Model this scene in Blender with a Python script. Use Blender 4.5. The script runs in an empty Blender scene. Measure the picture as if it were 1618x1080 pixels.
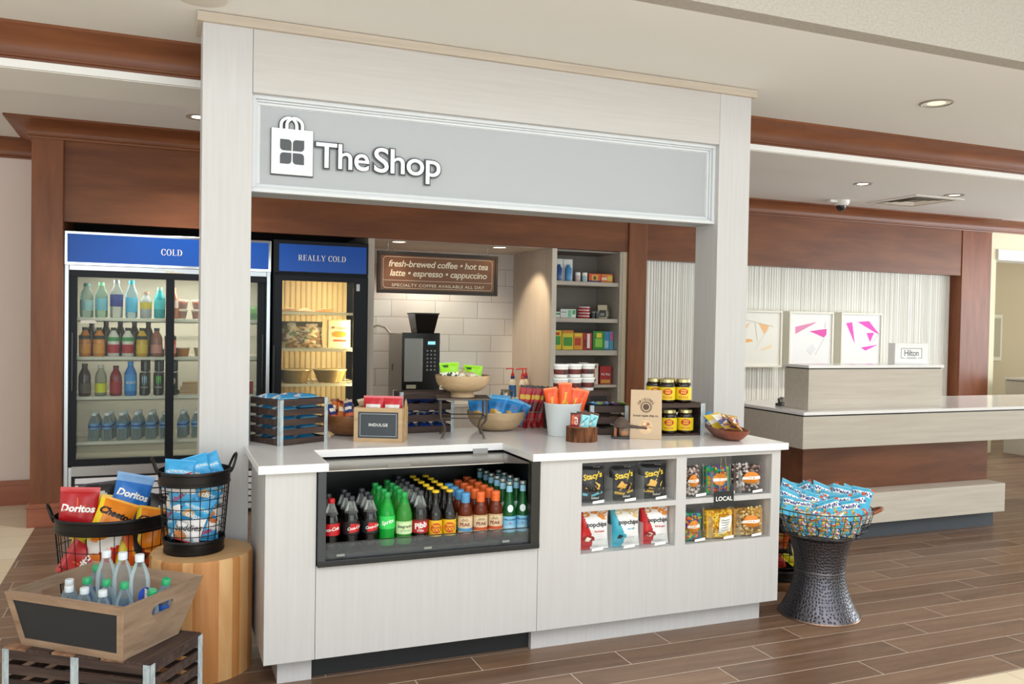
import bpy, math, random
from mathutils import Vector, Matrix
random.seed(7)
PI = math.pi
R = math.radians
SC = bpy.context.scene
COL = SC.collection

# ------------------------------------------------------------------ camera, world, light, exposure
def make_camera():
    yaw, pitch, roll = R(22.0925), R(1.2299), R(1.0038)
    f = Vector((math.sin(yaw)*math.cos(pitch), math.cos(yaw)*math.cos(pitch), -math.sin(pitch)))
    r = Vector((math.cos(yaw), -math.sin(yaw), 0))
    u = r.cross(f)
    r2 = r*math.cos(roll)+u*math.sin(roll)
    u2 = -r*math.sin(roll)+u*math.cos(roll)
    cd = bpy.data.cameras.new('camera'); co = bpy.data.objects.new('camera', cd); COL.objects.link(co)
    cd.sensor_fit = 'HORIZONTAL'; cd.sensor_width = 36; cd.lens = 1363.29/1618*36; cd.clip_start = .05
    m = Matrix((r2, u2, -f)).transposed().to_4x4(); m.translation = Vector((0, 0, 1.4966))
    co.matrix_world = m
    SC.camera = co
make_camera()
SC.view_settings.view_transform = 'Standard'; SC.view_settings.look = 'None'
SC.view_settings.gamma = 1; SC.view_settings.use_curve_mapping = False
SC.view_settings.exposure = 0.09
try:
    SC.cycles.max_bounces = 7; SC.cycles.diffuse_bounces = 4; SC.cycles.glossy_bounces = 3
    SC.cycles.transmission_bounces = 4; SC.cycles.transparent_max_bounces = 24
    SC.cycles.caustics_reflective = False; SC.cycles.caustics_refractive = False
    SC.cycles.sample_clamp_indirect = 4
except Exception:
    pass
WORLD_STRENGTH = 1.35
def make_world():
    w = bpy.data.worlds.new('daylight'); SC.world = w; w.use_nodes = True
    nt = w.node_tree; N = nt.nodes; N.clear()
    out = N.new('ShaderNodeOutputWorld'); bg = N.new('ShaderNodeBackground')
    tc = N.new('ShaderNodeTexCoord'); sep = N.new('ShaderNodeSeparateXYZ')
    noise = N.new('ShaderNodeTexNoise'); noise.inputs['Scale'].default_value = 7; noise.inputs['Detail'].default_value = 4
    r1 = N.new('ShaderNodeValToRGB'); e = r1.color_ramp.elements
    e[0].position = .42; e[0].color = (.16, .26, .1, 1); e[1].position = .58; e[1].color = (.8, .9, .75, 1)
    mr = N.new('ShaderNodeMapRange'); mr.inputs['From Min'].default_value = .1; mr.inputs['From Max'].default_value = .3
    mr2 = N.new('ShaderNodeMapRange'); mr2.inputs['From Min'].default_value = -.12; mr2.inputs['From Max'].default_value = -.02
    m1 = N.new('ShaderNodeMixRGB'); m1.inputs['Color2'].default_value = (.98, 1.02, 1.1, 1)
    m2 = N.new('ShaderNodeMixRGB'); m2.inputs['Color1'].default_value = (1.6, 1.7, 1.85, 1)
    L = nt.links.new
    L(tc.outputs['Generated'], noise.inputs['Vector']); L(tc.outputs['Generated'], sep.inputs[0])
    L(noise.outputs['Fac'], r1.inputs[0]); L(sep.outputs['Z'], mr.inputs['Value']); L(sep.outputs['Z'], mr2.inputs['Value'])
    L(mr2.outputs[0], m2.inputs['Fac']); L(r1.outputs[0], m2.inputs['Color2'])
    L(mr.outputs[0], m1.inputs['Fac']); L(m2.outputs[0], m1.inputs['Color1'])
    L(m1.outputs[0], bg.inputs['Color']); bg.inputs['Strength'].default_value = WORLD_STRENGTH
    L(bg.outputs[0], out.inputs[0])
make_world()
def area_light(name, loc, target, sx, sy, power, color=(1, 1, 1), parent=None):
    d = bpy.data.lights.new(name, 'AREA'); d.shape = 'RECTANGLE'; d.size = sx; d.size_y = sy; d.energy = power; d.color = color
    o = bpy.data.objects.new(name, d); COL.objects.link(o); o.location = loc
    o.rotation_euler = (Vector(target)-Vector(loc)).to_track_quat('-Z', 'Y').to_euler()
    if parent: o.parent = parent
    return o
def spot_light(name, loc, power, angle=110, blend=.6, color=(1, .86, .66), parent=None, target=None, rad=.04):
    d = bpy.data.lights.new(name, 'SPOT'); d.energy = power; d.spot_size = R(angle); d.spot_blend = blend; d.color = color; d.shadow_soft_size = rad
    o = bpy.data.objects.new(name, d); COL.objects.link(o); o.location = loc
    if target: o.rotation_euler = (Vector(target)-Vector(loc)).to_track_quat('-Z', 'Y').to_euler()
    if parent: o.parent = parent
    return o
# daylight of the lobby's window wall behind the camera
area_light('window_daylight', (0.5, -3.6, 1.5), (1.6, 4, 1.6), 7.5, 2.4, 120, (.92, .98, 1.09))
# added fill from out of view past the reception end, brightens the fluted wall
area_light('reception_fill', (12.8, 3.6, 1.6), (6.4, 7.7, 1.5), 5, 2.3, 260, (.95, 1, 1.05))
area_light('lobby_fill', (1.8, -.6, 3.55), (1.8, -.6, 0), 7, 3.2, 190, (.93, .98, 1.05))  # added overhead fill to lift floor and worktop, not an actual fitting

# ------------------------------------------------------------------ materials
def lin(h):
    if not isinstance(h, str): return tuple(h)
    h = h.lstrip('#'); c = [int(h[i:i+2], 16)/255 for i in (0, 2, 4)]
    return tuple(x/12.92 if x <= .04045 else ((x+.055)/1.055)**2.4 for x in c)
_M = {}
def new_mat(name):
    m = bpy.data.materials.new(name); m.use_nodes = True
    return m, m.node_tree.nodes, m.node_tree.links.new, m.node_tree.nodes['Principled BSDF']
def M(col, rough=.5, metal=0., spec=.5, emit=0., coat=0.):
    k = (col, rough, metal, spec, emit, coat)
    if k in _M: return _M[k]
    m, N, L, p = new_mat('mat_%d' % len(_M))
    c = lin(col)+(1,)
    p.inputs['Base Color'].default_value = c; p.inputs['Roughness'].default_value = rough
    p.inputs['Metallic'].default_value = metal; p.inputs['Specular IOR Level'].default_value = spec
    if coat: p.inputs['Coat Weight'].default_value = coat; p.inputs['Coat Roughness'].default_value = .08
    if emit: p.inputs['Emission Color'].default_value = c; p.inputs['Emission Strength'].default_value = emit
    _M[k] = m
    return m
def grain(c1, c2, axis='x', across=14, along=1.2, rough=.45, spec=.4, coat=0., lo=.3, hi=.7, bump=0., knots=False):
    k = ('g', c1, c2, axis, across, along, rough, coat, lo, hi, bump, knots)
    if k in _M: return _M[k]
    m, N, L, p = new_mat('wood_%d' % len(_M))
    tc = N.new('ShaderNodeTexCoord'); mp = N.new('ShaderNodeMapping'); no = N.new('ShaderNodeTexNoise'); rp = N.new('ShaderNodeValToRGB')
    s = [across]*3; s['xyz'.index(axis)] = along
    mp.inputs['Scale'].default_value = s
    no.inputs['Scale'].default_value = 1; no.inputs['Detail'].default_value = 7; no.inputs['Roughness'].default_value = .6; no.inputs['Distortion'].default_value = .6 if knots else .15
    e = rp.color_ramp.elements; e[0].position = lo; e[0].color = lin(c1)+(1,); e[1].position = hi; e[1].color = lin(c2)+(1,)
    L(tc.outputs['Object'], mp.inputs[0]); L(mp.outputs[0], no.inputs['Vector']); L(no.outputs['Fac'], rp.inputs[0]); L(rp.outputs[0], p.inputs['Base Color'])
    p.inputs['Roughness'].default_value = rough; p.inputs['Specular IOR Level'].default_value = spec
    if coat: p.inputs['Coat Weight'].default_value = coat; p.inputs['Coat Roughness'].default_value = .12
    if bump:
        b = N.new('ShaderNodeBump'); b.inputs['Strength'].default_value = bump; b.inputs['Distance'].default_value = .004
        L(no.outputs['Fac'], b.inputs['Height']); L(b.outputs[0], p.inputs['Normal'])
    _M[k] = m
    return m
def clear(tint='#ffffff', opac=.06, rough=.03, ior=1.45, refl=1.0):
    k = ('c', tint, opac, rough, ior, refl)
    if k in _M: return _M[k]
    m, N, L, p = new_mat('clear_%d' % len(_M))
    c = lin(tint)+(1,)
    p.inputs['Base Color'].default_value = c; p.inputs['Roughness'].default_value = rough
    t = N.new('ShaderNodeBsdfTransparent'); t.inputs[0].default_value = c
    mx = N.new('ShaderNodeMixShader'); fr = N.new('ShaderNodeFresnel'); fr.inputs['IOR'].default_value = ior
    ma = N.new('ShaderNodeMath'); ma.operation = 'MULTIPLY_ADD'; ma.inputs[1].default_value = refl; ma.inputs[2].default_value = opac; ma.use_clamp = True
    L(fr.outputs[0], ma.inputs[0]); L(ma.outputs[0], mx.inputs[0]); L(t.outputs[0], mx.inputs[1]); L(p.outputs[0], mx.inputs[2])
    L(mx.outputs[0], N['Material Output'].inputs[0])
    _M[k] = m
    return m
def glow(col, strength):
    return M(col, .6, 0, .2, strength)
def cellgrid(name, uaxis, vaxis, U0, V0, LU, HV, shift, gap, cols, grout, rough, spec=.5, coat=0., grainy=True, bumpd=0.):
    """planks or tiles laid in rows with a stepped joint; pattern in object space"""
    m, N, L, p = new_mat(name)
    tc = N.new('ShaderNodeTexCoord'); sp = N.new('ShaderNodeSeparateXYZ'); L(tc.outputs['Object'], sp.inputs[0])
    def op(o, a, b=None, c=None):
        n = N.new('ShaderNodeMath'); n.operation = o
        for i, x in enumerate((a, b, c)):
            if x is None: continue
            if isinstance(x, (int, float)): n.inputs[i].default_value = x
            else: L(x, n.inputs[i])
        return n.outputs[0]
    u, v = sp.outputs[uaxis], sp.outputs[vaxis]
    vv = op('DIVIDE', op('SUBTRACT', v, V0), HV); row = op('FLOOR', vv)
    uu = op('DIVIDE', op('SUBTRACT', op('SUBTRACT', u, U0), op('MULTIPLY', row, shift)), LU); col = op('FLOOR', uu)
    def edge(fr, size):
        f = op('FRACT', fr); d = op('MINIMUM', f, op('SUBTRACT', 1.0, f)); return op('MULTIPLY', d, size)
    d = op('MINIMUM', edge(vv, HV), edge(uu, LU))
    mask = op('LESS_THAN', d, gap/2)
    cb = N.new('ShaderNodeCombineXYZ'); L(row, cb.inputs[0]); L(col, cb.inputs[1])
    wn = N.new('ShaderNodeTexWhiteNoise'); wn.noise_dimensions = '3D'; L(cb.outputs[0], wn.inputs['Vector'])
    rp = N.new('ShaderNodeValToRGB'); e = rp.color_ramp.elements
    for i, cc in enumerate(cols):
        el = e[i] if i < 2 else e.new(1)
        el.position = i/(len(cols)-1); el.color = lin(cc)+(1,)
    if grainy:
        mp = N.new('ShaderNodeMapping'); L(tc.outputs['Object'], mp.inputs[0])
        s = [1, 1, 1]; s[vaxis] = 22; s[uaxis] = 2.2; mp.inputs['Scale'].default_value = s
        ad = N.new('ShaderNodeVectorMath'); ad.operation = 'MULTIPLY_ADD'; L(wn.outputs['Color'], ad.inputs[0]); ad.inputs[1].default_value = (40, 40, 40); L(mp.outputs[0], ad.inputs[2])
        no = N.new('ShaderNodeTexNoise'); no.inputs['Scale'].default_value = 1; no.inputs['Detail'].default_value = 6; L(ad.outputs[0], no.inputs['Vector'])
        fac = op('ADD', op('MULTIPLY', wn.outputs['Value'], .45), op('MULTIPLY', op('SUBTRACT', no.outputs['Fac'], .2), .9))
        L(fac, rp.inputs[0])
    else:
        L(wn.outputs['Value'], rp.inputs[0])
    mx = N.new('ShaderNodeMixRGB'); L(mask, mx.inputs[0]); L(rp.outputs[0], mx.inputs[1]); mx.inputs[2].default_value = lin(grout)+(1,)
    L(mx.outputs[0], p.inputs['Base Color']); p.inputs['Roughness'].default_value = rough; p.inputs['Specular IOR Level'].default_value = spec
    if coat: p.inputs['Coat Weight'].default_value = coat; p.inputs['Coat Roughness'].default_value = .05
    if bumpd:
        b = N.new('ShaderNodeBump'); b.inputs['Strength'].default_value = .5; b.inputs['Distance'].default_value = bumpd
        L(op('MINIMUM', op('DIVIDE', d, .012), 1.0), b.inputs['Height']); L(b.outputs[0], p.inputs['Normal'])
    return m

LAM = grain('#c2bfbe', '#c8c6c5', 'z', 60, 2.2, .42, .35)          # pale striped laminate, upright
LAMX = grain('#beb9b5', '#c6c2be', 'x', 60, 2.2, .42, .35)
LAMD = grain('#b9afa3', '#c6bdb1', 'x', 40, 2.0, .45, .35)
QUARTZ = M('#eceaea', .12, 0, .5)
CHERRY = grain('#653b27', '#8b5738', 'x', 9, 1.3, .36, .28, lo=.25, hi=.75)
CHERRYZ = grain('#673c28', '#8e593a', 'z', 9, 1.3, .36, .28, lo=.25, hi=.75)
CEIL = M('#e2e0db', .9, 0, .1)
CREAM = M('#d9d0bd', .8, 0, .2)
BEIGE = M('#decdc5', .85, 0, .2)
BLACK = M('#141416', .35, 0, .5)
DARK = M('#232326', .45, 0, .4)
STEEL = M('#b9b9bb', .28, 1.0)
CHROME = M('#e6e6e8', .15, 1.0)
WHITE = M('#f2f1ee', .5)
BLK_METAL = M('#2e2b2b', .38, .85)
GALV = grain('#8f9aa0', '#c3cdd0', 'z', 60, 25, .5, .5)

# ------------------------------------------------------------------ mesh building
class B:
    def __init__(s): s.v = []; s.f = []; s.m = []; s.sm = []; s.T = Matrix.Identity(4)
    def at(s, loc=(0, 0, 0), rot=(0, 0, 0)):
        from mathutils import Euler
        s.T = Matrix.Translation(loc) @ Euler(rot).to_matrix().to_4x4(); return s
    def add(s, vs, fs, m=0, sm=False):
        n = len(s.v); s.v += [tuple(s.T @ Vector(p)) for p in vs]
        for i, f in enumerate(fs):
            s.f.append([n+k for k in f]); s.m.append(m[i] if isinstance(m, list) else m); s.sm.append(sm)
        return s
    def box(s, x0, y0, z0, x1, y1, z1, m=0):
        vs = [(x, y, z) for z in (z0, z1) for y in (y0, y1) for x in (x0, x1)]
        return s.add(vs, [(0, 2, 3, 1), (4, 5, 7, 6), (0, 1, 5, 4), (2, 6, 7, 3), (0, 4, 6, 2), (1, 3, 7, 5)], m)
    def hexa(s, b, t, m=0):
        """box with free corners: b, t = four corners each, counter-clockwise seen from above"""
        return s.add(list(b)+list(t), [(3, 2, 1, 0), (4, 5, 6, 7), (0, 1, 5, 4), (1, 2, 6, 5), (2, 3, 7, 6), (3, 0, 4, 7)], m)
    def lathe(s, prof, n=24, m=0, sx=1, sy=1, cap=True, c=(0, 0, 0)):
        vs = []; fs = []; ms = []
        for r, z in prof:
            for i in range(n):
                a = 2*PI*i/n; vs.append((c[0]+r*sx*math.cos(a), c[1]+r*sy*math.sin(a), c[2]+z))
        for k in range(len(prof)-1):
            for i in range(n):
                j = (i+1) % n; fs.append((k*n+i, k*n+j, (k+1)*n+j, (k+1)*n+i)); ms.append(m[k] if isinstance(m, list) else m)
        s.add(vs, fs, ms, True)
        if cap:
            if prof[0][0] > 1e-4: s.add(vs[:n], [tuple(range(n-1, -1, -1))], ms[0])
            if prof[-1][0] > 1e-4: s.add(vs[-n:], [tuple(range(n))], ms[-1])
        return s
    def tube(s, pts, r, n=6, closed=False, m=0):
        P = [Vector(p) for p in pts]; k = len(P); vs = []; fs = []
        up = None
        for i in range(k):
            a = P[(i-1) % k] if (closed or i) else P[0]; b = P[(i+1) % k] if (closed or i < k-1) else P[-1]
            t = (b-a).normalized()
            if up is None: up = t.orthogonal().normalized()
            up = (up-t*up.dot(t)); up = up.normalized() if up.length > 1e-6 else t.orthogonal().normalized()
            w = t.cross(up)
            rr = r[i] if isinstance(r, (list, tuple)) else r
            for j in range(n):
                g = 2*PI*j/n; vs.append(P[i]+up*rr*math.cos(g)+w*rr*math.sin(g))
        for i in range(k if closed else k-1):
            for j in range(n):
                q = (j+1) % n; i2 = (i+1) % k
                fs.append((i*n+j, i*n+q, i2*n+q, i2*n+j))
        if not closed: fs += [tuple(range(n-1, -1, -1)), tuple((k-1)*n+j for j in range(n))]
        return s.add(vs, fs, m, True)
    def prism(s, poly, lo, hi, axis='z', m=0):
        n = len(poly)
        def p(a, b, h): return {'z': (a, b, h), 'y': (a, h, b), 'x': (h, a, b)}[axis]
        vs = [p(a, b, lo) for a, b in poly]+[p(a, b, hi) for a, b in poly]
        fs = [tuple(range(n-1, -1, -1)), tuple(range(n, 2*n))]+[(i, (i+1) % n, n+(i+1) % n, n+i) for i in range(n)]
        return s.add(vs, fs, m)
    def sweep(s, prof, path, m=0, closed_prof=False):
        """profile points (out, z) carried along plan points (x, y, nx, ny) given with their mitre direction"""
        n = len(prof); vs = []; fs = []
        for x, y, nx, ny in path:
            for o, z in prof: vs.append((x+nx*o, y+ny*o, z))
        for k in range(len(path)-1):
            for i in range(n if closed_prof else n-1):
                j = (i+1) % n; fs.append((k*n+i, k*n+j, (k+1)*n+j, (k+1)*n+i))
        fs += [tuple(range(n)), tuple(reversed(range((len(path)-1)*n, len(path)*n)))]
        return s.add(vs, fs, m, True)
    def grid(s, fn, nu, nv, m=0, sm=True, cf=None):
        vs = [fn(i/nu, j/nv) for j in range(nv+1) for i in range(nu+1)]; fs = []; ms = []
        for j in range(nv):
            for i in range(nu):
                a = j*(nu+1)+i; fs.append((a, a+1, a+nu+2, a+nu+1)); ms.append(cf((i+.5)/nu, (j+.5)/nv) if cf else m)
        return s.add(vs, fs, ms, sm)

def mesh_of(name, b, mats):
    me = bpy.data.meshes.new(name); me.from_pydata(b.v, [], b.f)
    mats = mats if isinstance(mats, (list, tuple)) else [mats]
    for x in mats: me.materials.append(x)
    me.polygons.foreach_set('material_index', b.m); me.polygons.foreach_set('use_smooth', b.sm)
    me.update(); 
    if any(b.sm): me.set_sharp_from_angle(angle=R(42))
    return me
def part(name, b, mats, parent=None, label=None, bevel=0., loc=None, rot=None, seg=2):
    me = b if isinstance(b, bpy.types.Mesh) else mesh_of(name, b, mats)
    o = bpy.data.objects.new(name, me); COL.objects.link(o)
    if parent: o.parent = parent
    if label: o['label'] = label
    if loc: o.location = loc
    if rot: o.rotation_euler = rot
    if bevel:
        md = o.modifiers.new('edge', 'BEVEL'); md.width = bevel; md.segments = seg; md.limit_method = 'ANGLE'; md.angle_limit = R(40)
    return o
def thing(name, label, cat, loc=(0, 0, 0), rotz=0., group=None, rot=None):
    o = bpy.data.objects.new(name, None); COL.objects.link(o); o.empty_display_size = .05
    o.location = loc; o.rotation_euler = rot if rot else (0, 0, rotz)
    o['label'] = label; o['category'] = cat
    if group: o['group'] = group
    return o
def solo(name, b, mats, label, cat, loc=(0, 0, 0), rotz=0., group=None, rot=None, bevel=0.):
    o = part(name, b, mats, None, label, bevel, loc, rot if rot else (0, 0, rotz))
    o['category'] = cat
    if group: o['group'] = group
    return o
def struct(name, b, mats, bevel=0.):
    o = part(name, b, mats, None, None, bevel); o['kind'] = 'structure'; return o
def dup(o, label=None, loc=None, rotz=None, rot=None, parent=None, group=None):
    c = o.copy(); COL.objects.link(c)
    if parent is not None: c.parent = parent
    if label: c['label'] = label
    if group: c['group'] = group
    if loc is not None: c.location = loc
    if rotz is not None: c.rotation_euler = (0, 0, rotz)
    if rot is not None: c.rotation_euler = rot
    for ch in o.children: dup(ch, parent=c)
    return c
def cyl(r, z0, z1, n=24, m=0): return B().lathe([(r, z0), (r, z1)], n, m)

# ------------------------------------------------------------------ lettering
_T = {}
def glyphs(s, size, bold=0., shear=0., align='CENTER', spacing=1., res=3):
    k = (s, size, bold, shear, align, spacing, res)
    if k not in _T:
        c = bpy.data.curves.new('t', 'FONT'); c.body = s; c.size = size; c.offset = bold; c.shear = shear
        c.align_x = align; c.align_y = 'CENTER'; c.resolution_u = res; c.space_character = spacing; c.fill_mode = 'FRONT'
        o = bpy.data.objects.new('t', c); COL.objects.link(o)
        dg = bpy.context.evaluated_depsgraph_get(); dg.update()
        me = bpy.data.meshes.new_from_object(o.evaluated_get(dg))
        _T[k] = ([tuple(v.co) for v in me.vertices], [tuple(p.vertices) for p in me.polygons])
        bpy.data.objects.remove(o); bpy.data.curves.remove(c); bpy.data.meshes.remove(me)
    return _T[k]
def put(b, g, fn, m=0):
    """lay flat glyphs onto a surface: fn(x, y) -> point"""
    return b.add([fn(x, y) for x, y, _ in g[0]], g[1], m)
def front(x0, y0, z0, tilt=0.):
    """text plane facing -Y"""
    ct, st = math.cos(tilt), math.sin(tilt)
    return lambda x, y: (x0+x*ct-y*st, y0, z0+x*st+y*ct)
def around(r, z0, a0=0., tilt=0.):
    ct, st = math.cos(tilt), math.sin(tilt)
    def f(x, y):
        x, y = x*ct-y*st, x*st+y*ct
        a = a0+x/r
        return (r*math.sin(a), -r*math.cos(a), z0+y)
    return f
def raised(g, fn0, fn1, b, m0, m1):
    """letters with a little thickness: side walls from boundary edges"""
    put(b, g, fn1, m1)
    cnt = {}
    for f in g[1]:
        for i in range(len(f)):
            e = (f[i], f[(i+1) % len(f)]); cnt[e] = cnt.get(e, 0)+1
    for (a, c) in cnt:
        if (c, a) not in cnt:
            pa, pc = g[0][a], g[0][c]
            b.add([fn1(pa[0], pa[1]), fn1(pc[0], pc[1]), fn0(pc[0], pc[1]), fn0(pa[0], pa[1])], [(0, 1, 2, 3)], m0)
    return b
# bold old-style capitals with thick stems and thin serifs (unit height)
def serif_letter(ch):
    P = []
    def rect(x0, y0, x1, y1): P.append([(x0, y0), (x1, y0), (x1, y1), (x0, y1)])
    def ring(cx, cy, rx, ry, ix, iy, a0, a1, n=20):
        for k in range(n):
            a, c = a0+(a1-a0)*k/n, a0+(a1-a0)*(k+1)/n
            P.append([(cx+ix*math.cos(a), cy+iy*math.sin(a)), (cx+rx*math.cos(a), cy+ry*math.sin(a)), (cx+rx*math.cos(c), cy+ry*math.sin(c)), (cx+ix*math.cos(c), cy+iy*math.sin(c))])
    t = .05
    def stem(x): rect(x, 0, x+.17, 1); rect(x-.08, 0, x+.25, t); rect(x-.08, 1-t, x+.25, 1)
    if ch == 'O': ring(.43, .5, .42, .52, .24, .47, 0, 2*PI, 28); return P, .9
    if ch == 'C':
        ring(.43, .5, .42, .52, .24, .47, R(38), R(322), 26); rect(.7, .62, .75, 1.0); rect(.71, .2, .75, .32); return P, .82
    if ch == 'L': stem(.1); rect(.27, 0, .7, t); P.append([(.64, 0), (.7, 0), (.72, .3), (.69, .3)]); return P, .76
    if ch == 'D':
        stem(.1); rect(.27, 0, .4, t); rect(.27, 1-t, .4, 1); ring(.38, .5, .46, .5, .27, .45, -PI/2, PI/2, 16); return P, .92
    if ch == 'R':
        stem(.1); rect(.27, 1-t, .42, 1); rect(.27, .48, .42, .48+t); ring(.42, .74, .3, .26, .14, .21, -PI/2, PI/2, 12)
        P.append([(.36, .5), (.52, .5), (.8, 0), (.62, 0)]); rect(.6, 0, .86, t); return P, .88
    if ch == 'E':
        stem(.1); rect(.27, 0, .68, t); rect(.27, 1-t, .66, 1); rect(.27, .49, .5, .49+t); rect(.47, .36, .51, .66)
        P.append([(.62, 0), (.68, 0), (.71, .28), (.68, .28)]); P.append([(.62, 1), (.62, .98), (.64, .74), (.67, .74), (.67, 1)]); return P, .78
    if ch == 'A':
        P.append([(.36, 1), (.5, 1), (.86, 0), (.66, 0)]); P.append([(.4, .98), (.44, .9), (.16, 0), (.1, 0)]); rect(.24, .3, .66, .3+t); rect(.0, 0, .28, t); rect(.56, 0, .96, t); return P, .96
    if ch == 'Y':
        rect(.36, 0, .53, .5); P.append([(.02, 1), (.22, 1), (.53, .48), (.36, .45)]); P.append([(.76, 1), (.82, 1), (.5, .45), (.46, .5)]); rect(.26, 0, .64, t); rect(-.04, 1-t, .3, 1); rect(.64, 1-t, .92, 1); return P, .88
    return P, .4
def serif_text(s, h):
    vs = []; fs = []; x = 0
    for ch in s:
        P, w = serif_letter(ch)
        for poly in P:
            n = len(vs); vs += [((x+a*.88)*h, (y-.5)*h, 0) for a, y in poly]; fs.append(tuple(range(n, n+len(poly))))
        x += (w+.07)*.88
    W = (x-.06)*h
    return [(a-W/2, b, 0) for a, b, _ in vs], fs
# ------------------------------------------------------------------ the room
PLANK = cellgrid('plank_tile', 0, 1, 1.294, 3.4555, .946, .1565, -.644, .0042,
                 ['#574132', '#705643', '#836751', '#957a61'], '#c4b5a6', .34, .45)
def tile_mat():
    return cellgrid('cream_tile', 0, 1, -.818, 2.667, .61, .305, 0, .005, ['#dccbab', '#e3d4b8', '#e8dcc3'], '#b3a68e', .35, .4, grainy=False)
b = B()
b.add([(-.818, 2.667, 0), (14, 2.667, 0), (14, 12, 0), (-.818, 12, 0)], [(0, 1, 2, 3)], 0)
b.add([(-7, -3.6, 0), (14, -3.6, 0), (14, 2.667, 0), (-7, 2.667, 0)], [(0, 1, 2, 3)], 1)
b.add([(-7, 2.667, 0), (-.818, 2.667, 0), (-.818, 12, 0), (-7, 12, 0)], [(0, 1, 2, 3)], 1)
struct('floor', b, [PLANK, tile_mat()])

VINYL = grain('#a29b91', '#b1aba2', 'x', 90, 60, .8, .2)
b = B()
b.box(-7, 3.2, 2.86, 14, 4.75, 3.0); b.box(-7, 5.1, 2.86, 14, 12, 3.0)
b.box(-7, 4.72, 2.665, 14, 5.17, 2.9)
b.box(-7, -3.6, 3.6, 14, 3.1, 3.7)
b.box(-7, 3.1, 2.86, 14, 3.2, 3.65, 1)
# cut above: step face is wallcovering
struct('ceiling', b, [CEIL, VINYL])

def crown(name, path, y_out, z0, z1):
    """cherry crown moulding; profile reaches out y_out at the top"""
    h = z1-z0
    prof = [(0, z0), (.012, z0), (.016, z0+.012), (.01, z0+.02), (.014, z0+.03)]
    for k in range(9):
        t = k/8; prof.append((.018+(y_out-.035)*(t**1.9), z0+.03+(h-.05)*(t**.75)))
    prof += [(y_out-.012, z1-.018), (y_out, z1-.014), (y_out, z1), (0, z1)]
    b = B().sweep(prof, path)
    return struct(name, b, [CHERRY])
crown('trim_1', [(-7, 4.72, 0, -1), (14, 4.72, 0, -1)], .12, 2.705, 2.86)
struct('trim_2', B().box(-7, 4.70, 2.668, 14, 4.72, 2.705), [M('#f4f3f0', .5)])
# cherry surround of the shop recess
b = B(); b.box(-.855, 6.88, 0, -.655, 7.75, 2.75)
struct('trim_3', b, [CHERRYZ], .006)
b = B(); b.box(-.872, 6.858, 0, -.638, 7.0, .135); b.prism([(-.884, .135), (-.626, .135), (-.636, .15), (-.642, .165), (-.868, .165), (-.874, .15)], 6.848, 7.0, 'y')
struct('baseboard_shop', b, [grain('#8a4a33', '#a8654a', 'x', 10, 1.5, .35, .45)], .003)
struct('trim_4', B().box(-.655, 6.925, 2.168, 3.94, 6.99, 2.75), [CHERRY])
struct('trim_5', B().box(3.94, 6.905, 0, 4.13, 7.72, 2.75), [CHERRYZ], .004)
crown('trim_6', [(-.86, 7.75, -1, 0), (-.86, 6.88, -1, -1), (4.13, 6.88, 1, -1), (4.13, 7.75, 1, 0)], .15, 2.735, 2.86)
# wall closing the recess behind the refrigerators and the nook
struct('wall_back', B().box(-.95, 7.86, 0, 4.2, 7.95, 2.86).box(-.66, 6.97, 2.6, 4.13, 7.86, 2.7), [M('#2a2626', .9)])
# far wall beside the shop
struct('wall_left', B().box(-7, 7.74, 0, -.86, 7.85, 2.86), [BEIGE])
struct('baseboard_left', B().box(-7, 7.715, 0, -.86, 7.74, .165).box(-7, 7.7, .165, -.86, 7.74, .195), [grain('#8a4a33', '#a8654a', 'x', 10, 1.5, .35, .45)])
crown('trim_7', [(-7, 7.74, 0, -1), (-.86, 7.74, 0, -1)], .13, 2.715, 2.86)
# right: reception wall with fluted panel in a cherry frame
struct('trim_8', B().box(4.13, 7.63, 2.168, 8.93, 7.75, 2.75), [CHERRY])
struct('trim_9', B().box(8.93, 7.62, 0, 9.42, 7.85, 2.75), [grain('#6d3a24', '#935837', 'z', 8, 1.2, .36, .3)], .004)
crown('trim_10', [(4.13, 7.62, 0, -1), (9.42, 7.62, 0, -1), (9.42, 7.75, 0, -1)], .13, 2.71, 2.86)
b = B(); x = 4.13; k = 0; pts = []
random.seed(3)
while x < 8.93:
    w = random.choice((.02, .026, .032, .04)); d = random.choice((.0, .002, .005))
    pts += [(x, 7.79-d), (x+w*.35, 7.782-d), (x+w*.65, 7.782-d), (x+w, 7.79-d)]; x += w
vs = [(a, y, 0) for a, y in pts]+[(a, y, 2.2) for a, y in pts]; n = len(pts)
b.add(vs, [(i, i+1, n+i+1, n+i) for i in range(n-1)], 0, False); b.box(4.13, 7.8, 0, 8.93, 7.86, 2.86)
struct('wall_fluted', b, [M('#f5f4ee', .6, 0, .3)])
b = B(); b.box(9.42, 7.65, 0, 9.54, 7.9, 2.86); b.box(9.54, 7.65, 2.515, 14, 7.9, 2.86)
struct('wall_right', b, [M('#e2dcc0', .8, 0, .2)])
struct('trim_11', B().box(9.54, 7.62, 2.385, 14, 7.9, 2.515), [M('#f1efe6', .6)])
crown('trim_12', [(9.43, 7.65, 0, -1), (14, 7.65, 0, -1)], .12, 2.72, 2.86)
struct('wall_corridor', B().box(9.0, 9.6, 0, 16, 9.7, 2.86), [M('#a9997a', .85, 0, .2)])
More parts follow.
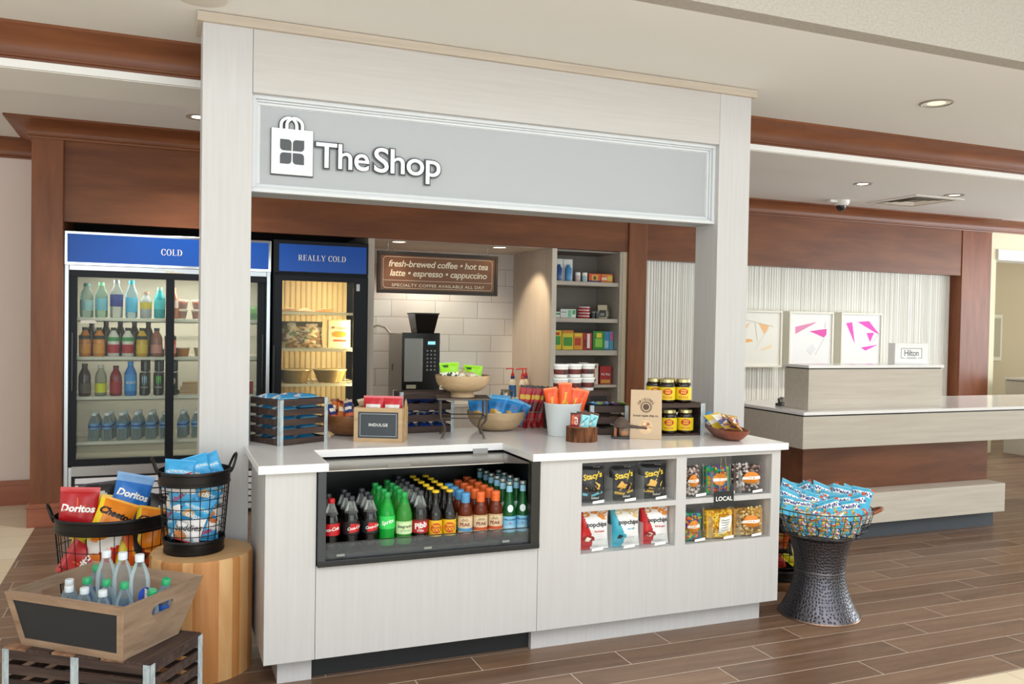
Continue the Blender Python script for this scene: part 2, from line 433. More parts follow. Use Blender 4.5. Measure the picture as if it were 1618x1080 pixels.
# coffee nook
NOOKP = grain('#b9ada0', '#c8bdb0', 'z', 45, 2, .45, .35)
TILE = cellgrid('nook_tile', 0, 2, 2.535, 1.698, .425, .16, .142, .005, ['#dcd8d3', '#e3e0dc', '#e8e6e3'], '#aaa49a', .08, .6, 1.0, False, .0025)
struct('wall_tile', B().box(1.6, 7.84, 0, 3.19, 7.86, 2.18), [TILE])
struct('wall_nook_left', B().box(1.548, 6.95, 0, 1.6, 7.84, 2.18), [NOOKP])
struct('wall_nook_right', B().box(3.186, 6.95, 0, 3.232, 7.84, 2.18), [NOOKP])
struct('ceiling_nook', B().box(1.55, 6.97, 2.165, 3.23, 7.86, 2.21), [NOOKP])

# recessed ceiling lights
def downlight(label, x, y, z, r, lit, watt, group='recessed ceiling lights', col='#fff3dd'):
    t = thing('recessed_downlight', label, 'ceiling light', (x, y, z), 0, group)
    part('trim_ring', B().lathe([(r*1.14, 0), (r*1.14, -.006), (r, -.008), (r*.97, 0)], 28, cap=False), [M('#e9e4da', .35)], t)
    part('reflector', B().lathe([(r*.98, -.001), (r*.8, .06), (.01, .075)], 28, cap=False), [M('#e4ddd0', .25, .6)], t)
    part('lens', B().lathe([(.001, .055), (r*.8, .055)], 24, cap=False), [glow(col, lit)], t)
    if watt: spot_light('lamp_beam', (0, 0, -.02), watt, 120, .7, (1, .9, .75), t)
    return t
# the ceiling is opened where the cans sit by standing each can just below the slab
def ceiling_can(label, x, y, z, r, lit, watt):
    t = thing('recessed_downlight', label, 'ceiling light', (x, y, z), 0, 'recessed ceiling lights')
    part('trim_ring', B().lathe([(r*1.12, 0), (r*1.12, -.004), (r*1.0, -.008), (r*.95, -.003)], 32, cap=False), [M('#8d867b', .4)], t)
    part('reflector', B().lathe([(r*.96, -.003), (r*.62, -.0015)], 32, cap=False), [M('#efe8d8', .25, .5)], t)
    part('lens', B().lathe([(.0005, -.002), (r*.62, -.002)], 28, cap=False), [glow('#fff3dd', lit)], t)
    if watt: spot_light('lamp_beam', (0, 0, -.03), watt, 125, .7, (1, .92, .8), t)
    return t
ceiling_can('large recessed downlight in the front ceiling before the long brown beam', 4.287, 3.87, 2.86, .085, .55, 22)
ceiling_can('bright recessed downlight in the rear ceiling between the dome camera and the brown beam', 6.07, 6.29, 2.86, .075, 9, 60)
ceiling_can('recessed downlight in the rear ceiling just behind the square air vent', 7.35, 6.385, 2.86, .085, 1.5, 45)
ceiling_can('recessed downlight in the ceiling over the refrigerators, half hidden by the shop post', .22, 6.27, 2.86, .075, 3, 60)
solo('ceiling_speaker', B().lathe([(.105, 0), (.105, -.004), (.09, -.007), (.001, -.007)], 32, cap=False), [M('#cfc8bd', .8)],
     'round flush ceiling plate above the corner of the shop sign frame', 'ceiling plate', (.145, 3.94, 2.86))
for i, (x, y, s) in enumerate(((1.83, 7.06, 'above the coffee sign, toward the freezer'), (2.74, 7.08, 'beside the beige side wall it lights'))):
    t = thing('nook_downlight', 'round lit downlight in the coffee nook ceiling ' + s, 'ceiling light', (x, y, 2.165), 0, 'coffee nook downlights')
    part('trim_ring', B().lathe([(.072, 0), (.072, -.004), (.06, -.007), (.055, -.003)], 28, cap=False), [M('#b9b0a3', .4)], t)
    part('lens', B().lathe([(.0005, -.003), (.056, -.003)], 28, cap=False), [glow('#ffe6bd', 10)], t)
    spot_light('lamp_beam', (0, 0, -.02), (4, 34)[i], (100, 62)[i], .5, (1, .8, .55), t, ((0, -.1, -1), (.46, .22, -.62))[i])
spot_light('nook_fill', (2.25, 7.52, 2.15), 30, 140, .6, (1, .88, .72))  # extra unseen spot behind the coffee sign, added to brighten the nook
# air vent
t = thing('air_vent', 'square white ceiling air vent with stepped louvres near the dome camera', 'vent', (7.33, 6.86, 2.86))
b = B()
def sqring(b, r0, r1, z0, z1):
    for k in range(4):
        a = PI/4+k*PI/2; c = a+PI/2; q = math.sqrt(2)
        b.add([(r0*q*math.cos(a), r0*q*math.sin(a), z0), (r0*q*math.cos(c), r0*q*math.sin(c), z0), (r1*q*math.cos(c), r1*q*math.sin(c), z1), (r1*q*math.cos(a), r1*q*math.sin(a), z1)], [(0, 1, 2, 3)])
sqring(b, .33, .33, 0, -.008); sqring(b, .33, .27, -.008, -.01); part('frame', b, [M('#e6e2d8', .5)], t)
for r in (.24, .175, .11):
    b = B(); sqring(b, r, r-.05, -.012, -.003); part('louvre', b, [M('#e6e0d2', .5)], t)
part('backing', B().box(-.27, -.27, -.0025, .27, .27, -.001), [M('#8f8877', .8)], t)
# dome camera
t = thing('dome_camera', 'white dome security camera on the ceiling by the reception wall moulding', 'camera', (6.66, 7.2, 2.86))
part('mount', B().lathe([(.085, 0), (.085, -.025), (.07, -.05), (.06, -.055)], 28), [M('#eceae4', .4)], t)
part('dome', B().lathe([(.052, -.055), (.05, -.075), (.036, -.1), (.015, -.113), (.001, -.115)], 24), [M('#26262a', .08)], t)
part('conduit', B().box(-.17, -.03, -.03, -.07, .03, 0), [M('#eceae4', .4)], t, bevel=.008)
# ------------------------------------------------------------------ shop canopy
PX0, PX1, PX2, PX3 = .159, .374, 2.92, 3.132
YF, YB = 4.118, 4.335
t = thing('shop_canopy', 'pale laminate shop canopy of two posts and a deep sign header', 'canopy', (0, 0, 0))
part('post', B().box(PX0, YF, 0, PX1, YB, 2.82), [LAM], t, bevel=.002)
part('post', B().box(PX2, YF, 0, PX3, YB, 2.82), [LAM], t, bevel=.002)
part('header_board', B().box(PX1+.0015, YF, 2.53, PX2-.0015, YB, 2.82), [LAMX], t, bevel=.0015)
part('cap_board', B().box(PX0-.025, YF-.025, 2.815, PX3+.025, YB+.02, 2.858), [grain('#b5a898', '#c4b7a7', 'x', 40, 2, .45, .35)], t, bevel=.003)
SIGNG = M('#adb0b3', .5, 0, .35)
part('sign_panel', B().box(PX1, 4.19, 2.084, PX2, YB, 2.53), [SIGNG], t)
b = B(); x0, x1, z0, z1 = PX1, PX2, 2.084, 2.53
def frame_ring(b, i0, i1, y0, y1):
    for (ax0, az0, ax1, az1) in ((x0+i0, z0+i0, x1-i0, z0+i1), (x0+i0, z1-i1, x1-i0, z1-i0), (x0+i0, z0+i1, x0+i1, z1-i1), (x1-i1, z0+i1, x1-i0, z1-i1)):
        b.box(ax0, y0, az0, ax1, y1, az1)
frame_ring(b, 0, .018, 4.150, 4.2); frame_ring(b, .018, .027, 4.166, 4.2); frame_ring(b, .027, .040, 4.178, 4.2); frame_ring(b, .04, .044, 4.185, 4.2)
part('sign_moulding', b, [M('#d3d6d8', .45, 0, .4)], t, bevel=.002)
# the lettering that hangs on it
s = thing('shop_sign', 'white raised shop lettering with a shopping bag emblem on the grey header panel', 'sign', (0, 0, 0))
WS = M('#fafafa', .4); GS = M('#4a4d52', .5)
bag = B(); ey0, ey1 = 4.168, 4.19
bag.box(.463, ey1-.006, 2.172, .661, ey1, 2.391, 1); bag.box(.466, ey0, 2.178, .656, ey1-.005, 2.389, 0)
bo = part('bag_emblem', bag, [WS, GS], s)
for cx, dy in ((.545, .004), (.571, 0)):
    h = B(); pts = []
    pts.append((cx-.036, ey0+.006+dy, 2.385))
    for k in range(13):
        a = PI-PI*k/12; pts.append((cx+.036*math.cos(a), ey0+.006+dy, 2.408+.034*math.sin(a)))
    pts.append((cx+.036, ey0+.006+dy, 2.385))
    h.tube(pts, .0085, 8); h.tube([(p[0], p[1]+.006, p[2]) for p in pts], .0115, 8, m=1)
    part('bag_handle', h, [WS, GS], bo)
for ix, cx in enumerate((.5305, .589)):
    for iz, cz in enumerate((2.252, 2.314)):
        q = .0262; pl = []
        for sx, sz in ((-1, -1), (1, -1), (1, 1), (-1, 1)):
            rnd = (sx == (1 if ix == 0 else -1)) == (sz == (1 if iz else -1)) or False
            sharp = ((sx < 0) == (ix == 0)) and ((sz > 0) == (iz == 1)) or ((sx > 0) == (ix == 0)) and ((sz < 0) == (iz == 1))
            if sharp and ((sx < 0) == (ix == 0)): pl.append((cx+sx*q, cz+sz*q)); continue
            if sharp: pl.append((cx+sx*q, cz+sz*q)); continue
            r = .016; a0 = {(-1, -1): PI, (1, -1): 1.5*PI, (1, 1): 0, (-1, 1): .5*PI}[(sx, sz)]
            for k in range(5):
                a = a0+PI/2*k/4; pl.append((cx+sx*(q-r)+r*math.cos(a), cz+sz*(q-r)+r*math.sin(a)))
        part('emblem_petal', B().prism(pl, ey0-.003, ey0+.001, 'y'), [GS], bo)
fz = 2.275
for word, xa, xb in (('The', .671, .926), ('Shop', .951, 1.289)):
    lb = B(); g = glyphs(word, .168, .0016, 0, 'LEFT', .95, 5); g2 = glyphs(word, .168, .0088, 0, 'LEFT', .95, 5)
    x0g = min(v[0] for v in g[0]); kx = (xb-xa)/(max(v[0] for v in g[0])-x0g)
    put(lb, g2, lambda x, y: (xa+(x-x0g)*kx, ey1-.012, fz+y), 1)
    raised(g, lambda x, y: (xa+(x-x0g)*kx, ey1-.001, fz+y), lambda x, y: (xa+(x-x0g)*kx, ey0, fz+y), lb, 1, 0)
    part('lettering', lb, [WS, GS], s)

# ------------------------------------------------------------------ counter
CX0, CX1, CYF, CYB = .3575, 2.9616, 3.5244, 4.52
t = thing('shop_counter', 'long pale laminate shop counter with recessed plinth and display cubbies', 'counter', (0, 0, 0))
PF = 3.5494
b = B(); b.box(.388, PF, .1045, .5905, PF+.02, .8795); b.box(.388, PF+.02, .1045, .408, 4.117, .8795)
part('end_panel', b, [LAM], t, bevel=.001)
part('front_panel', B().box(.5925, PF, .1045, 1.5838, PF+.02, .488), [LAM], t, bevel=.001)
b = B(); XS = [1.5858, 1.801, 2.311, 2.368, 2.877, 2.9316]; ZS = [.1045, .435, .632, .657, .8585, .8795]
for i in range(5):
    for j in range(5):
        if i in (1, 3) and j in (1, 3): continue
        b.box(XS[i], PF, ZS[j], XS[i+1], PF+.02, ZS[j+1])
b.box(2.9116, PF+.02, .1045, 2.9316, 4.117, .8795); b.box(.41, 4.10, .1045, 2.91, 4.117, .8795)
part('cubby_panel', b, [LAM], t)
for x0, x1, za, zb, nm in ((1.801, 2.311, .657, .8585, 0), (2.368, 2.877, .657, .8585, 0), (1.801, 2.311, .435, .632, 0), (2.368, 2.877, .435, .632, 0)):
    c = B(); y0, y1 = PF+.019, PF+.33; w = .012
    c.box(x0-w, y0, za-w, x1+w, y1, za); c.box(x0-w, y0, zb, x1+w, y1, zb+w); c.box(x0-w, y0, za, x0, y1, zb); c.box(x1, y0, za, x1+w, y1, zb); c.box(x0-w, y1, za-w, x1+w, y1+w, zb+w)
    part('cubby', c, [M('#d3cbc6', .5)], t)
part('plinth', B().box(.4495, 3.6114, 0, .589, 4.1, .1045), [LAM], t, bevel=.001)
part('plinth', B().box(1.5855, 3.6114, 0, 2.8696, 4.1, .1045), [LAM], t, bevel=.001)
part('vent_plinth', B().box(.589, 3.64, .0, 1.5855, 3.7, .1045), [M('#17181a', .55)], t, 'black recessed kick plate')
# worktop
poly = [(CX0, CYF), (.6353, CYF), (.6353, 3.9005), (1.5432, 3.9005), (1.5432, CYF), (CX1, CYF), (CX1, YF-.001), (PX2-.001, YF-.001), (PX2-.001, CYB), (PX1+.001, CYB), (PX1+.001, YF-.001), (CX0, YF-.001)]
solo('worktop', B().prism(poly, .8795, .914), [QUARTZ], 'glossy white quartz worktop notched around the drinks cooler on the shop counter', 'worktop', bevel=.0025)

# ------------------------------------------------------------------ open drinks cooler set into the counter
t = thing('drinks_cooler', 'black open-top drinks cooler set into the front of the counter', 'cooler', (0, 0, 0))
BK = M('#0b0b0c', .3, 0, .4); FR = M('#3a3c3f', .4, .2)
b = B(); b.box(.605, 3.565, .50, .612, 4.08, .872); b.box(1.605, 3.565, .5, 1.612, 4.08, .872); b.box(.605, 4.08, .5, 1.612, 4.09, .872); b.box(.6355, 3.91, .862, 1.612, 4.09, .872)
part('interior', b, [BK], t)
part('deck', B().box(.612, 3.565, .5, 1.605, 4.08, .53), [M('#1c1d1e', .3)], t)
part('side_frame', B().box(.5945, 3.532, .497, .628, 3.575, .8785), [FR], t, bevel=.002)
part('side_frame', B().box(1.5405, 3.532, .51, 1.584, 3.575, .8785), [M('#26241f', .4, .2)], t, bevel=.002)
part('bottom_rail', B().box(.5945, 3.528, .487, 1.584, 3.575, .512), [M('#1a1b1c', .35, .2)], t, bevel=.003)
part('front_glass', B().box(.628, 3.552, .512, 1.5405, 3.557, .578), [clear('#eef0f0', .03, .03, 1.4)], t)
part('glass_edge', B().box(.628, 3.551, .577, 1.5405, 3.558, .5805), [M('#101112', .2)], t)
b = B(); b.hexa([(.66, 3.74, .842), (1.49, 3.74, .842), (1.542, 3.9, .866), (.637, 3.9, .866)], [(.66, 3.74, .846), (1.49, 3.74, .846), (1.542, 3.9, .87), (.637, 3.9, .87)])
rim = part('back_ledge', b, [M('#b9b6ae', .3, .9)], t, 'brushed stainless ledge')
b = B(); b.hexa([(1.492, 3.74, .842), (1.541, 3.56, .866), (1.542, 3.575, .866), (1.542, 3.9, .866)], [(1.492, 3.74, .846), (1.541, 3.56, .87), (1.5425, 3.575, .87), (1.5425, 3.9, .87)])
part('side_ledge', b, [M('#a9a6a4', .3, .9)], t)
b = B(); b.box(.93, 3.735, .846, 1.04, 3.74, .864); 
part('night_cover_handle', b, [M('#77756f', .35, .8)], t, bevel=.002)
b = B(); b.box(1.39, 3.895, .868, 1.465, 3.9, .892); part('rating_plate', b, [M('#9a9a98', .4)], t)
for x in (.675, 1.05, 1.41): part('price_clip', B().box(x, 3.546, .522, x+.034, 3.5515, .531), [M('#8c8f8a', .4)], t)
# ------------------------------------------------------------------ bottles
def bottle(name, label, cat, group, prof, mats, cap, band=None, text=(), neck=None, extra=None, n=20):
    """prof: (r, z, material index of the ring above); cap: (r, z0, z1, material)"""
    t = thing(name, label, cat, (0, 0, 0), 0, group)
    part('body', B().lathe([(p[0], p[1]) for p in prof], n, [p[2] for p in prof]), mats, t)
    if cap:
        r, z0, z1, m = cap
        part('cap', B().lathe([(r*.97, z0), (r, z0+.002), (r, z1-.002), (r*.92, z1)], n), [m], t)
    if neck:
        r0, z0, r1, z1, m = neck; part('neck_band', B().lathe([(r0, z0), (r1, z1)], n, cap=False), [m], t)
    if band:
        r, z0, z1, mm, stripes = band
        zz = [z0]+[z for z, _ in stripes]+[z1]; idx = [0]+[i for _, i in stripes]
        bo = part('label_band', B().lathe([(r, z) for z in zz], n, idx, cap=False), mm, t)
        for tx in text:
            s, size, z, m = tx[:4]; kw = tx[4] if len(tx) > 4 else {}
            kw = dict(kw); a0 = kw.pop('a0', 0.); tilt = kw.pop('tilt', 0.)
            part('lettering', put(B(), glyphs(s, size, res=2, **kw), around(r+.0006, z, a0, tilt)), [m], bo)
        if extra: extra(bo, r)
    return t
def disc_on(bo, r, z, rx, rz, m, a0=0., dr=.0004, name='label_patch', n=20):
    b = B(); f = around(r+dr, z, a0)
    b.grid(lambda u, v: f(rx*v*math.cos(2*PI*u), rz*v*math.sin(2*PI*u)), n, 5, sm=False)
    part(name, b, [m], bo)
def patch_on(bo, r, z, pts, m, a0=0., dr=.0004, name='label_patch'):
    f = around(r+dr, z, a0)
    if len(pts) == 4:
        q = pts; b = B().grid(lambda u, v: f(*[(q[0][i]*(1-u)+q[1][i]*u)*(1-v)+(q[3][i]*(1-u)+q[2][i]*u)*v for i in (0, 1)]), 10, 2, sm=False)
    else: b = B().add([f(x, y) for x, y in pts], [tuple(range(len(pts)))])
    part(name, b, [m], bo)

PET = clear('#f4f6f4', .06, .06); PETG = clear('#2fbf4e', .45, .08); GLG = clear('#1f6b35', .55, .05); BRN = M('#120a06', .06, 0, .6)
COLA = M('#0d0706', .08, 0, .6); TEA = clear('#7a2f14', .55, .08); AMB = clear('#8a5a3a', .35, .08)
RED = M('#c0141c', .4); INK = M('#17181c', .5); WHT = M('#f4f3ee', .5); YEL = M('#e8c01e', .45); ORG = M('#e2672b', .45); LBL = M('#74b7d8', .5)
def pet(h, fill, r=.0355):
    k = h/.235
    z = lambda v: v*k
    return [(.001, z(.004), 1), (.024, 0, 1), (.031, z(.004), 1), (r*.97, z(.02), 1), (r*.93, z(.055), 1), (r, z(.078), 1), (r, z(.128), 1), (r*.97, z(.14), 1 if fill > .15 else 0), (r*.82, z(.163), 1 if fill > .17 else 0), (r*.58, z(.188), 0), (.0145, z(.206), 0), (.0128, z(.212), 0), (.0128, z(.222), 0)]
def cola_label(bo, r): pass
DECK = .53
P = {}
P['cola'] = bottle('cola_bottle', 'x', 'bottle', 'colas in the drinks cooler', pet(.217, .16), [PET, COLA], (.0148, .198, .217, RED),
    (.0364, .066, .116, [RED], []), [('Coca-Cola', .0205, .092, WHT, dict(shear=.35, bold=.0004, spacing=.9, tilt=.12))])
P['cola_zero'] = bottle('cola_bottle', 'x', 'bottle', 'colas in the drinks cooler', pet(.222, .16), [PET, COLA], (.0148, .203, .222, M('#2c2c33', .4)),
    (.0364, .066, .118, [INK], []), [('Coca-Cola', .0175, .093, WHT, dict(shear=.35, bold=.0003, spacing=.9, tilt=.15, a0=.35))],
    extra=lambda bo, r: patch_on(bo, r, .092, [(-.012, -.02), (.036, -.014), (.04, .016), (-.006, .02)], RED, dr=.0003))
P['lime'] = bottle('lime_soda_bottle', 'x', 'bottle', 'lime sodas in the drinks cooler', pet(.23, .18), [PETG, clear('#18b53c', .62, .06)], (.0148, .211, .23, M('#1f9e4a', .4)),
    (.0362, .078, .132, [M('#2ecb55', .4)], []), [('Sprite', .024, .107, WHT, dict(shear=.3, bold=.0004, tilt=.25))])
P['ginger'] = bottle('ginger_ale_bottle', 'x', 'bottle', 'ginger ales in the drinks cooler', pet(.226, .18), [PETG, clear('#3f9f3a', .6, .06)], (.0148, .207, .226, M('#1f9e4a', .4)),
    (.0364, .05, .105, [M('#cfe3b0', .5), M('#b7d79a', .5)], [(.06, 0), (.098, 1)]), [("Seagram's", .018, .083, INK, dict(bold=.0003)), ('GINGER ALE', .008, .065, M('#3c7a35', .5))])
P['cherry'] = bottle('cherry_cola_bottle', 'x', 'bottle', 'cherry colas in the drinks cooler', pet(.228, .16), [PET, COLA], (.0148, .209, .228, M('#3b3a40', .4)),
    (.0364, .05, .108, [M('#b01a22', .4), M('#6e1016', .4)], [(.056, 0), (.1, 1)]), [('Pibb', .034, .082, WHT, dict(bold=.001, shear=.15, tilt=.2)), ('XTRA', .012, .06, WHT, dict(bold=.0003))])
gl = [(.001, .003, 0), (.027, 0, 0), (.0305, .005, 0), (.0305, .118, 0), (.0285, .132, 0), (.019, .155, 0), (.0135, .178, 0), (.0125, .2, 0), (.014, .21, 0), (.0135, .218, 0)]
P['root'] = bottle('root_beer_bottle', 'x', 'bottle', 'root beers in the drinks cooler', gl, [BRN], (.0158, .216, .226, YEL),
    (.0312, .028, .098, [M('#e3b51c', .5)], []), [('TRIPLE', .013, .073, YEL, dict(bold=.0004)), ('XXX', .02, .056, YEL, dict(bold=.0005))],
    extra=lambda bo, r: disc_on(bo, r, .064, .026, .023, M('#c8401c', .5)))
pk = [(.001, .003, 0), (.029, 0, 0), (.0335, .005, 0), (.0335, .03, 0), (.0315, .036, 0), (.0335, .042, 0), (.0335, .1, 0), (.0315, .106, 0), (.0335, .112, 0), (.032, .135, 0), (.026, .153, 0), (.0195, .165, 0)]
def peak(capm, accent, lab): return bottle('tea_bottle', 'x', 'bottle', 'teas in the drinks cooler', pk, [TEA], (.0205, .188, .208, capm),
    (.0342, .032, .108, [M('#dcc3a0', .5), accent, M('#c9a87e', .5)], [(.04, 1), (.054, 0), (.1, 2)]),
    [('PEAK', .021, .07, M('#7a2a1a', .5), dict(bold=.0005)), ('GOLD', .011, .0885, M('#8a5a22', .5), dict(bold=.0003))], (.0198, .162, .0202, .189, capm),
    extra=lambda bo, r: patch_on(bo, r, .088, [(-.02, -.005), (.02, -.005), (.008, .01), (0, .003), (-.008, .011)], M('#5f8f5a', .5), dr=.0003))
P['tea_blue'] = peak(M('#4f93c4', .45), M('#4f93c4', .5), '')
P['tea'] = peak(ORG, M('#c9542a', .5), '')
pl = [(.001, .003, 0), (.028, 0, 0), (.0315, .005, 0), (.0315, .11, 0), (.029, .13, 0), (.021, .16, 0), (.0145, .19, 0), (.0125, .215, 0), (.0135, .232, 0)]
P['water'] = bottle('sparkling_water_bottle', 'x', 'bottle', 'sparkling waters in the drinks cooler', pl, [GLG], (.0155, .232, .246, M('#9aa3a0', .35, .6)),
    (.0322, .02, .092, [M('#7fbfdf', .5), M('#a9d6ea', .5)], [(.034, 1), (.05, 0)]), [('S.PELLEGRINO', .0105, .077, M('#1d3f7a', .5), dict(bold=.0003)), ('*', .03, .052, M('#c2344a', .5), dict(bold=.001))],
    (.0146, .2, .0137, .228, M('#8fc3dc', .5)), extra=lambda bo, r: disc_on(bo, r-.0035, .128, .014, .017, M('#dfe9ec', .5), dr=.0025))
ORD = ['front', 'second', 'third', 'fourth', 'fifth', 'sixth', 'seventh']
used = set()
def set_bottle(key, x, y, label, z=DECK):
    rz = -math.atan2(x, y)*.75+random.uniform(-.15, .15)
    if key not in used:
        used.add(key); o = P[key]; o.location = (x, y, z); o.rotation_euler = (0, 0, rz); o['label'] = label; return o
    return dup(P[key], label, (x, y, z), rz)
Y0 = 3.635; DY = .0765
cols = [  # key, x, rows, what
    (['cola', 'cola_zero'], .667, 2, 'red-capped cola bottle', 'in the cooler row beside the end panel', 0),
    (['cola_zero', 'cola_zero', 'cola_zero'], .752, 3, 'dark-capped cola bottle', 'in the row beside the red-capped cola', 0),
    (['cola_zero', 'cola_zero', 'cola_zero'], .832, 3, 'dark-capped cola bottle', 'in the row beside the lime sodas', 0),
    (['lime']*4, .908, 4, 'bright green lime soda bottle', 'in the cooler row beside the colas', 0),
    (['ginger']*5, .982, 5, 'green ginger ale bottle', 'in the row beside the lime sodas', 0),
    (['cherry']*6, 1.056, 6, 'dark cherry cola bottle', 'in the cooler row beside the ginger ales', 0),
    (['root']*6, 1.126, 6, 'yellow-capped root beer bottle', 'in the row beside the cherry colas', 0),
    (['root']*6, 1.191, 6, 'yellow-capped root beer bottle', 'in the row beside the blue-capped teas', 0),
    (['tea_blue']*4, 1.261, 4, 'blue-capped tea bottle', 'in the row between root beers and orange teas', 0),
    (['tea']*5, 1.333, 5, 'orange-capped tea bottle', 'in the row beside the blue-capped teas', 0),
    (['tea']*6, 1.406, 6, 'orange-capped tea bottle', 'in the row beside the sparkling waters', 0),
    (['water']*6, 1.473, 6, 'green sparkling water bottle', 'in the row beside the teas', 0),
    (['water']*6, 1.541, 5, 'green sparkling water bottle', 'in the row at the cooler end', 0),
]
for keys, x, n, what, where, _ in cols:
    for i in range(n):
        pos = 'frontmost' if i == 0 else 'rearmost' if i == n-1 else ORD[i]+' from the glass'
        w = what if keys[i] == keys[0] else 'dark-capped cola bottle'
        set_bottle(keys[i], x+random.uniform(-.003, .003), Y0+i*DY, f'{w}, {pos} {where}')
set_bottle('tea', 1.572, 4.035, 'orange-capped tea bottle standing behind the sparkling waters in the cooler corner')
# ------------------------------------------------------------------ bags, pouches, packets
def hexm(c): return M(c, .38, 0, .5) if isinstance(c, str) else c
def pouch_fn(w, h, d, wr=.0, seed=0, ends=True, taper=.0):
    def depth(u, v):
        a = max(0., 1-abs(2*u-1)**2.6); e = .055
        if ends: vv = (v-e)/(1-2*e); bb = 0. if vv <= 0 or vv >= 1 else math.sin(PI*vv)**.55
        else: bb = math.sin(PI*min(1., max(0, v)))**.4
        wob = wr*math.sin(9*u+5*v+seed)*math.sin(7*v-4*u+seed*1.7)
        return d*.5*(a**.6)*bb*(1+wob)
    def xw(u, v): return (u-.5)*w*(1-.06*math.sin(PI*v)-taper*v)
    return depth, xw
def layers(art):
    """art: list of shapes in (u, v) -> slot; later shapes lie on top"""
    cols = []
    def slot(c):
        if c not in cols: cols.append(c)
        return cols.index(c)
    L = [(a[0], a[1:-1], slot(a[-1])) for a in art]
    rnd = random.Random(len(art)*7+3)
    def f(u, v):
        r = 0
        for k, p, s in L:
            if k == 'all': r = s
            elif k == 'rect' and p[0] <= u <= p[2] and p[1] <= v <= p[3]: r = s
            elif k == 'ell' and ((u-p[0])/p[2])**2+((v-p[1])/p[3])**2 <= 1: r = s
            elif k == 'wave' and u < p[0]+p[1]*math.sin(p[2]*v+p[3]): r = s
            elif k == 'diag' and (v-p[0]) > p[1]*(u-.5): r = s
            elif k == 'speck' and p[1] <= v <= p[2] and random.Random(int(u*11+.5*math.sin(v*17))*131+int(v*12+.5*math.sin(u*15))*17+s*7919).random() < p[0]*1.2: r = s
        return r
    return f, [hexm(c) for c in cols]
def pouch(t, w, h, d, art, texts=(), wr=.25, seed=0, nu=16, nv=20, ends=True, name='bag', taper=0., back=None):
    """upright bag: base at z=0, front towards -Y; texts: (string, size, u, v, colour, opts)"""
    dep, xw = pouch_fn(w, h, d, wr, seed, ends, taper)
    f, mats = layers(art)
    b = B()
    b.grid(lambda u, v: (xw(u, v), -dep(u, v), v*h), nu, nv, cf=f)
    bi = len(mats)
    b.grid(lambda u, v: (xw(1-u, v), dep(1-u, v)+.0004, v*h), max(4, nu//3), max(5, nv//3), m=0 if back is None else back)
    o = part(name, b, mats, t)
    for tx in texts:
        s, size, u0, v0, c = tx[:5]; kw = dict(tx[5]) if len(tx) > 5 else {}; tilt = kw.pop('tilt', 0.)
        ct, st = math.cos(tilt), math.sin(tilt)
        def fn(x, y):
            x, y = x*ct-y*st, x*st+y*ct
            v = v0+y/h; u = min(.98, max(.02, u0+x/(w*(1-.06*math.sin(PI*v)-taper*v))))
            return (xw(u, v), -dep(u, v)-.0014, v*h)
        part('lettering', put(B(), glyphs(s, size, res=2, **kw), fn), [hexm(c)], o)
    return t
def blob_on(t, w, h, d, seed, pts, c, wr=.25, name='printed_picture'):
    dep, xw = pouch_fn(w, h, d, wr, seed)
    part(name, B().add([(xw(u, v), -dep(u, v)-.001, v*h) for u, v in pts], [tuple(range(len(pts)))]), [hexm(c)], t)
def newbag(name, label, cat, group=None): return thing(name, label, cat, (0, 0, 0), 0, group)
def lay(o, loc, rot): o.location = loc; o.rotation_euler = rot; return o

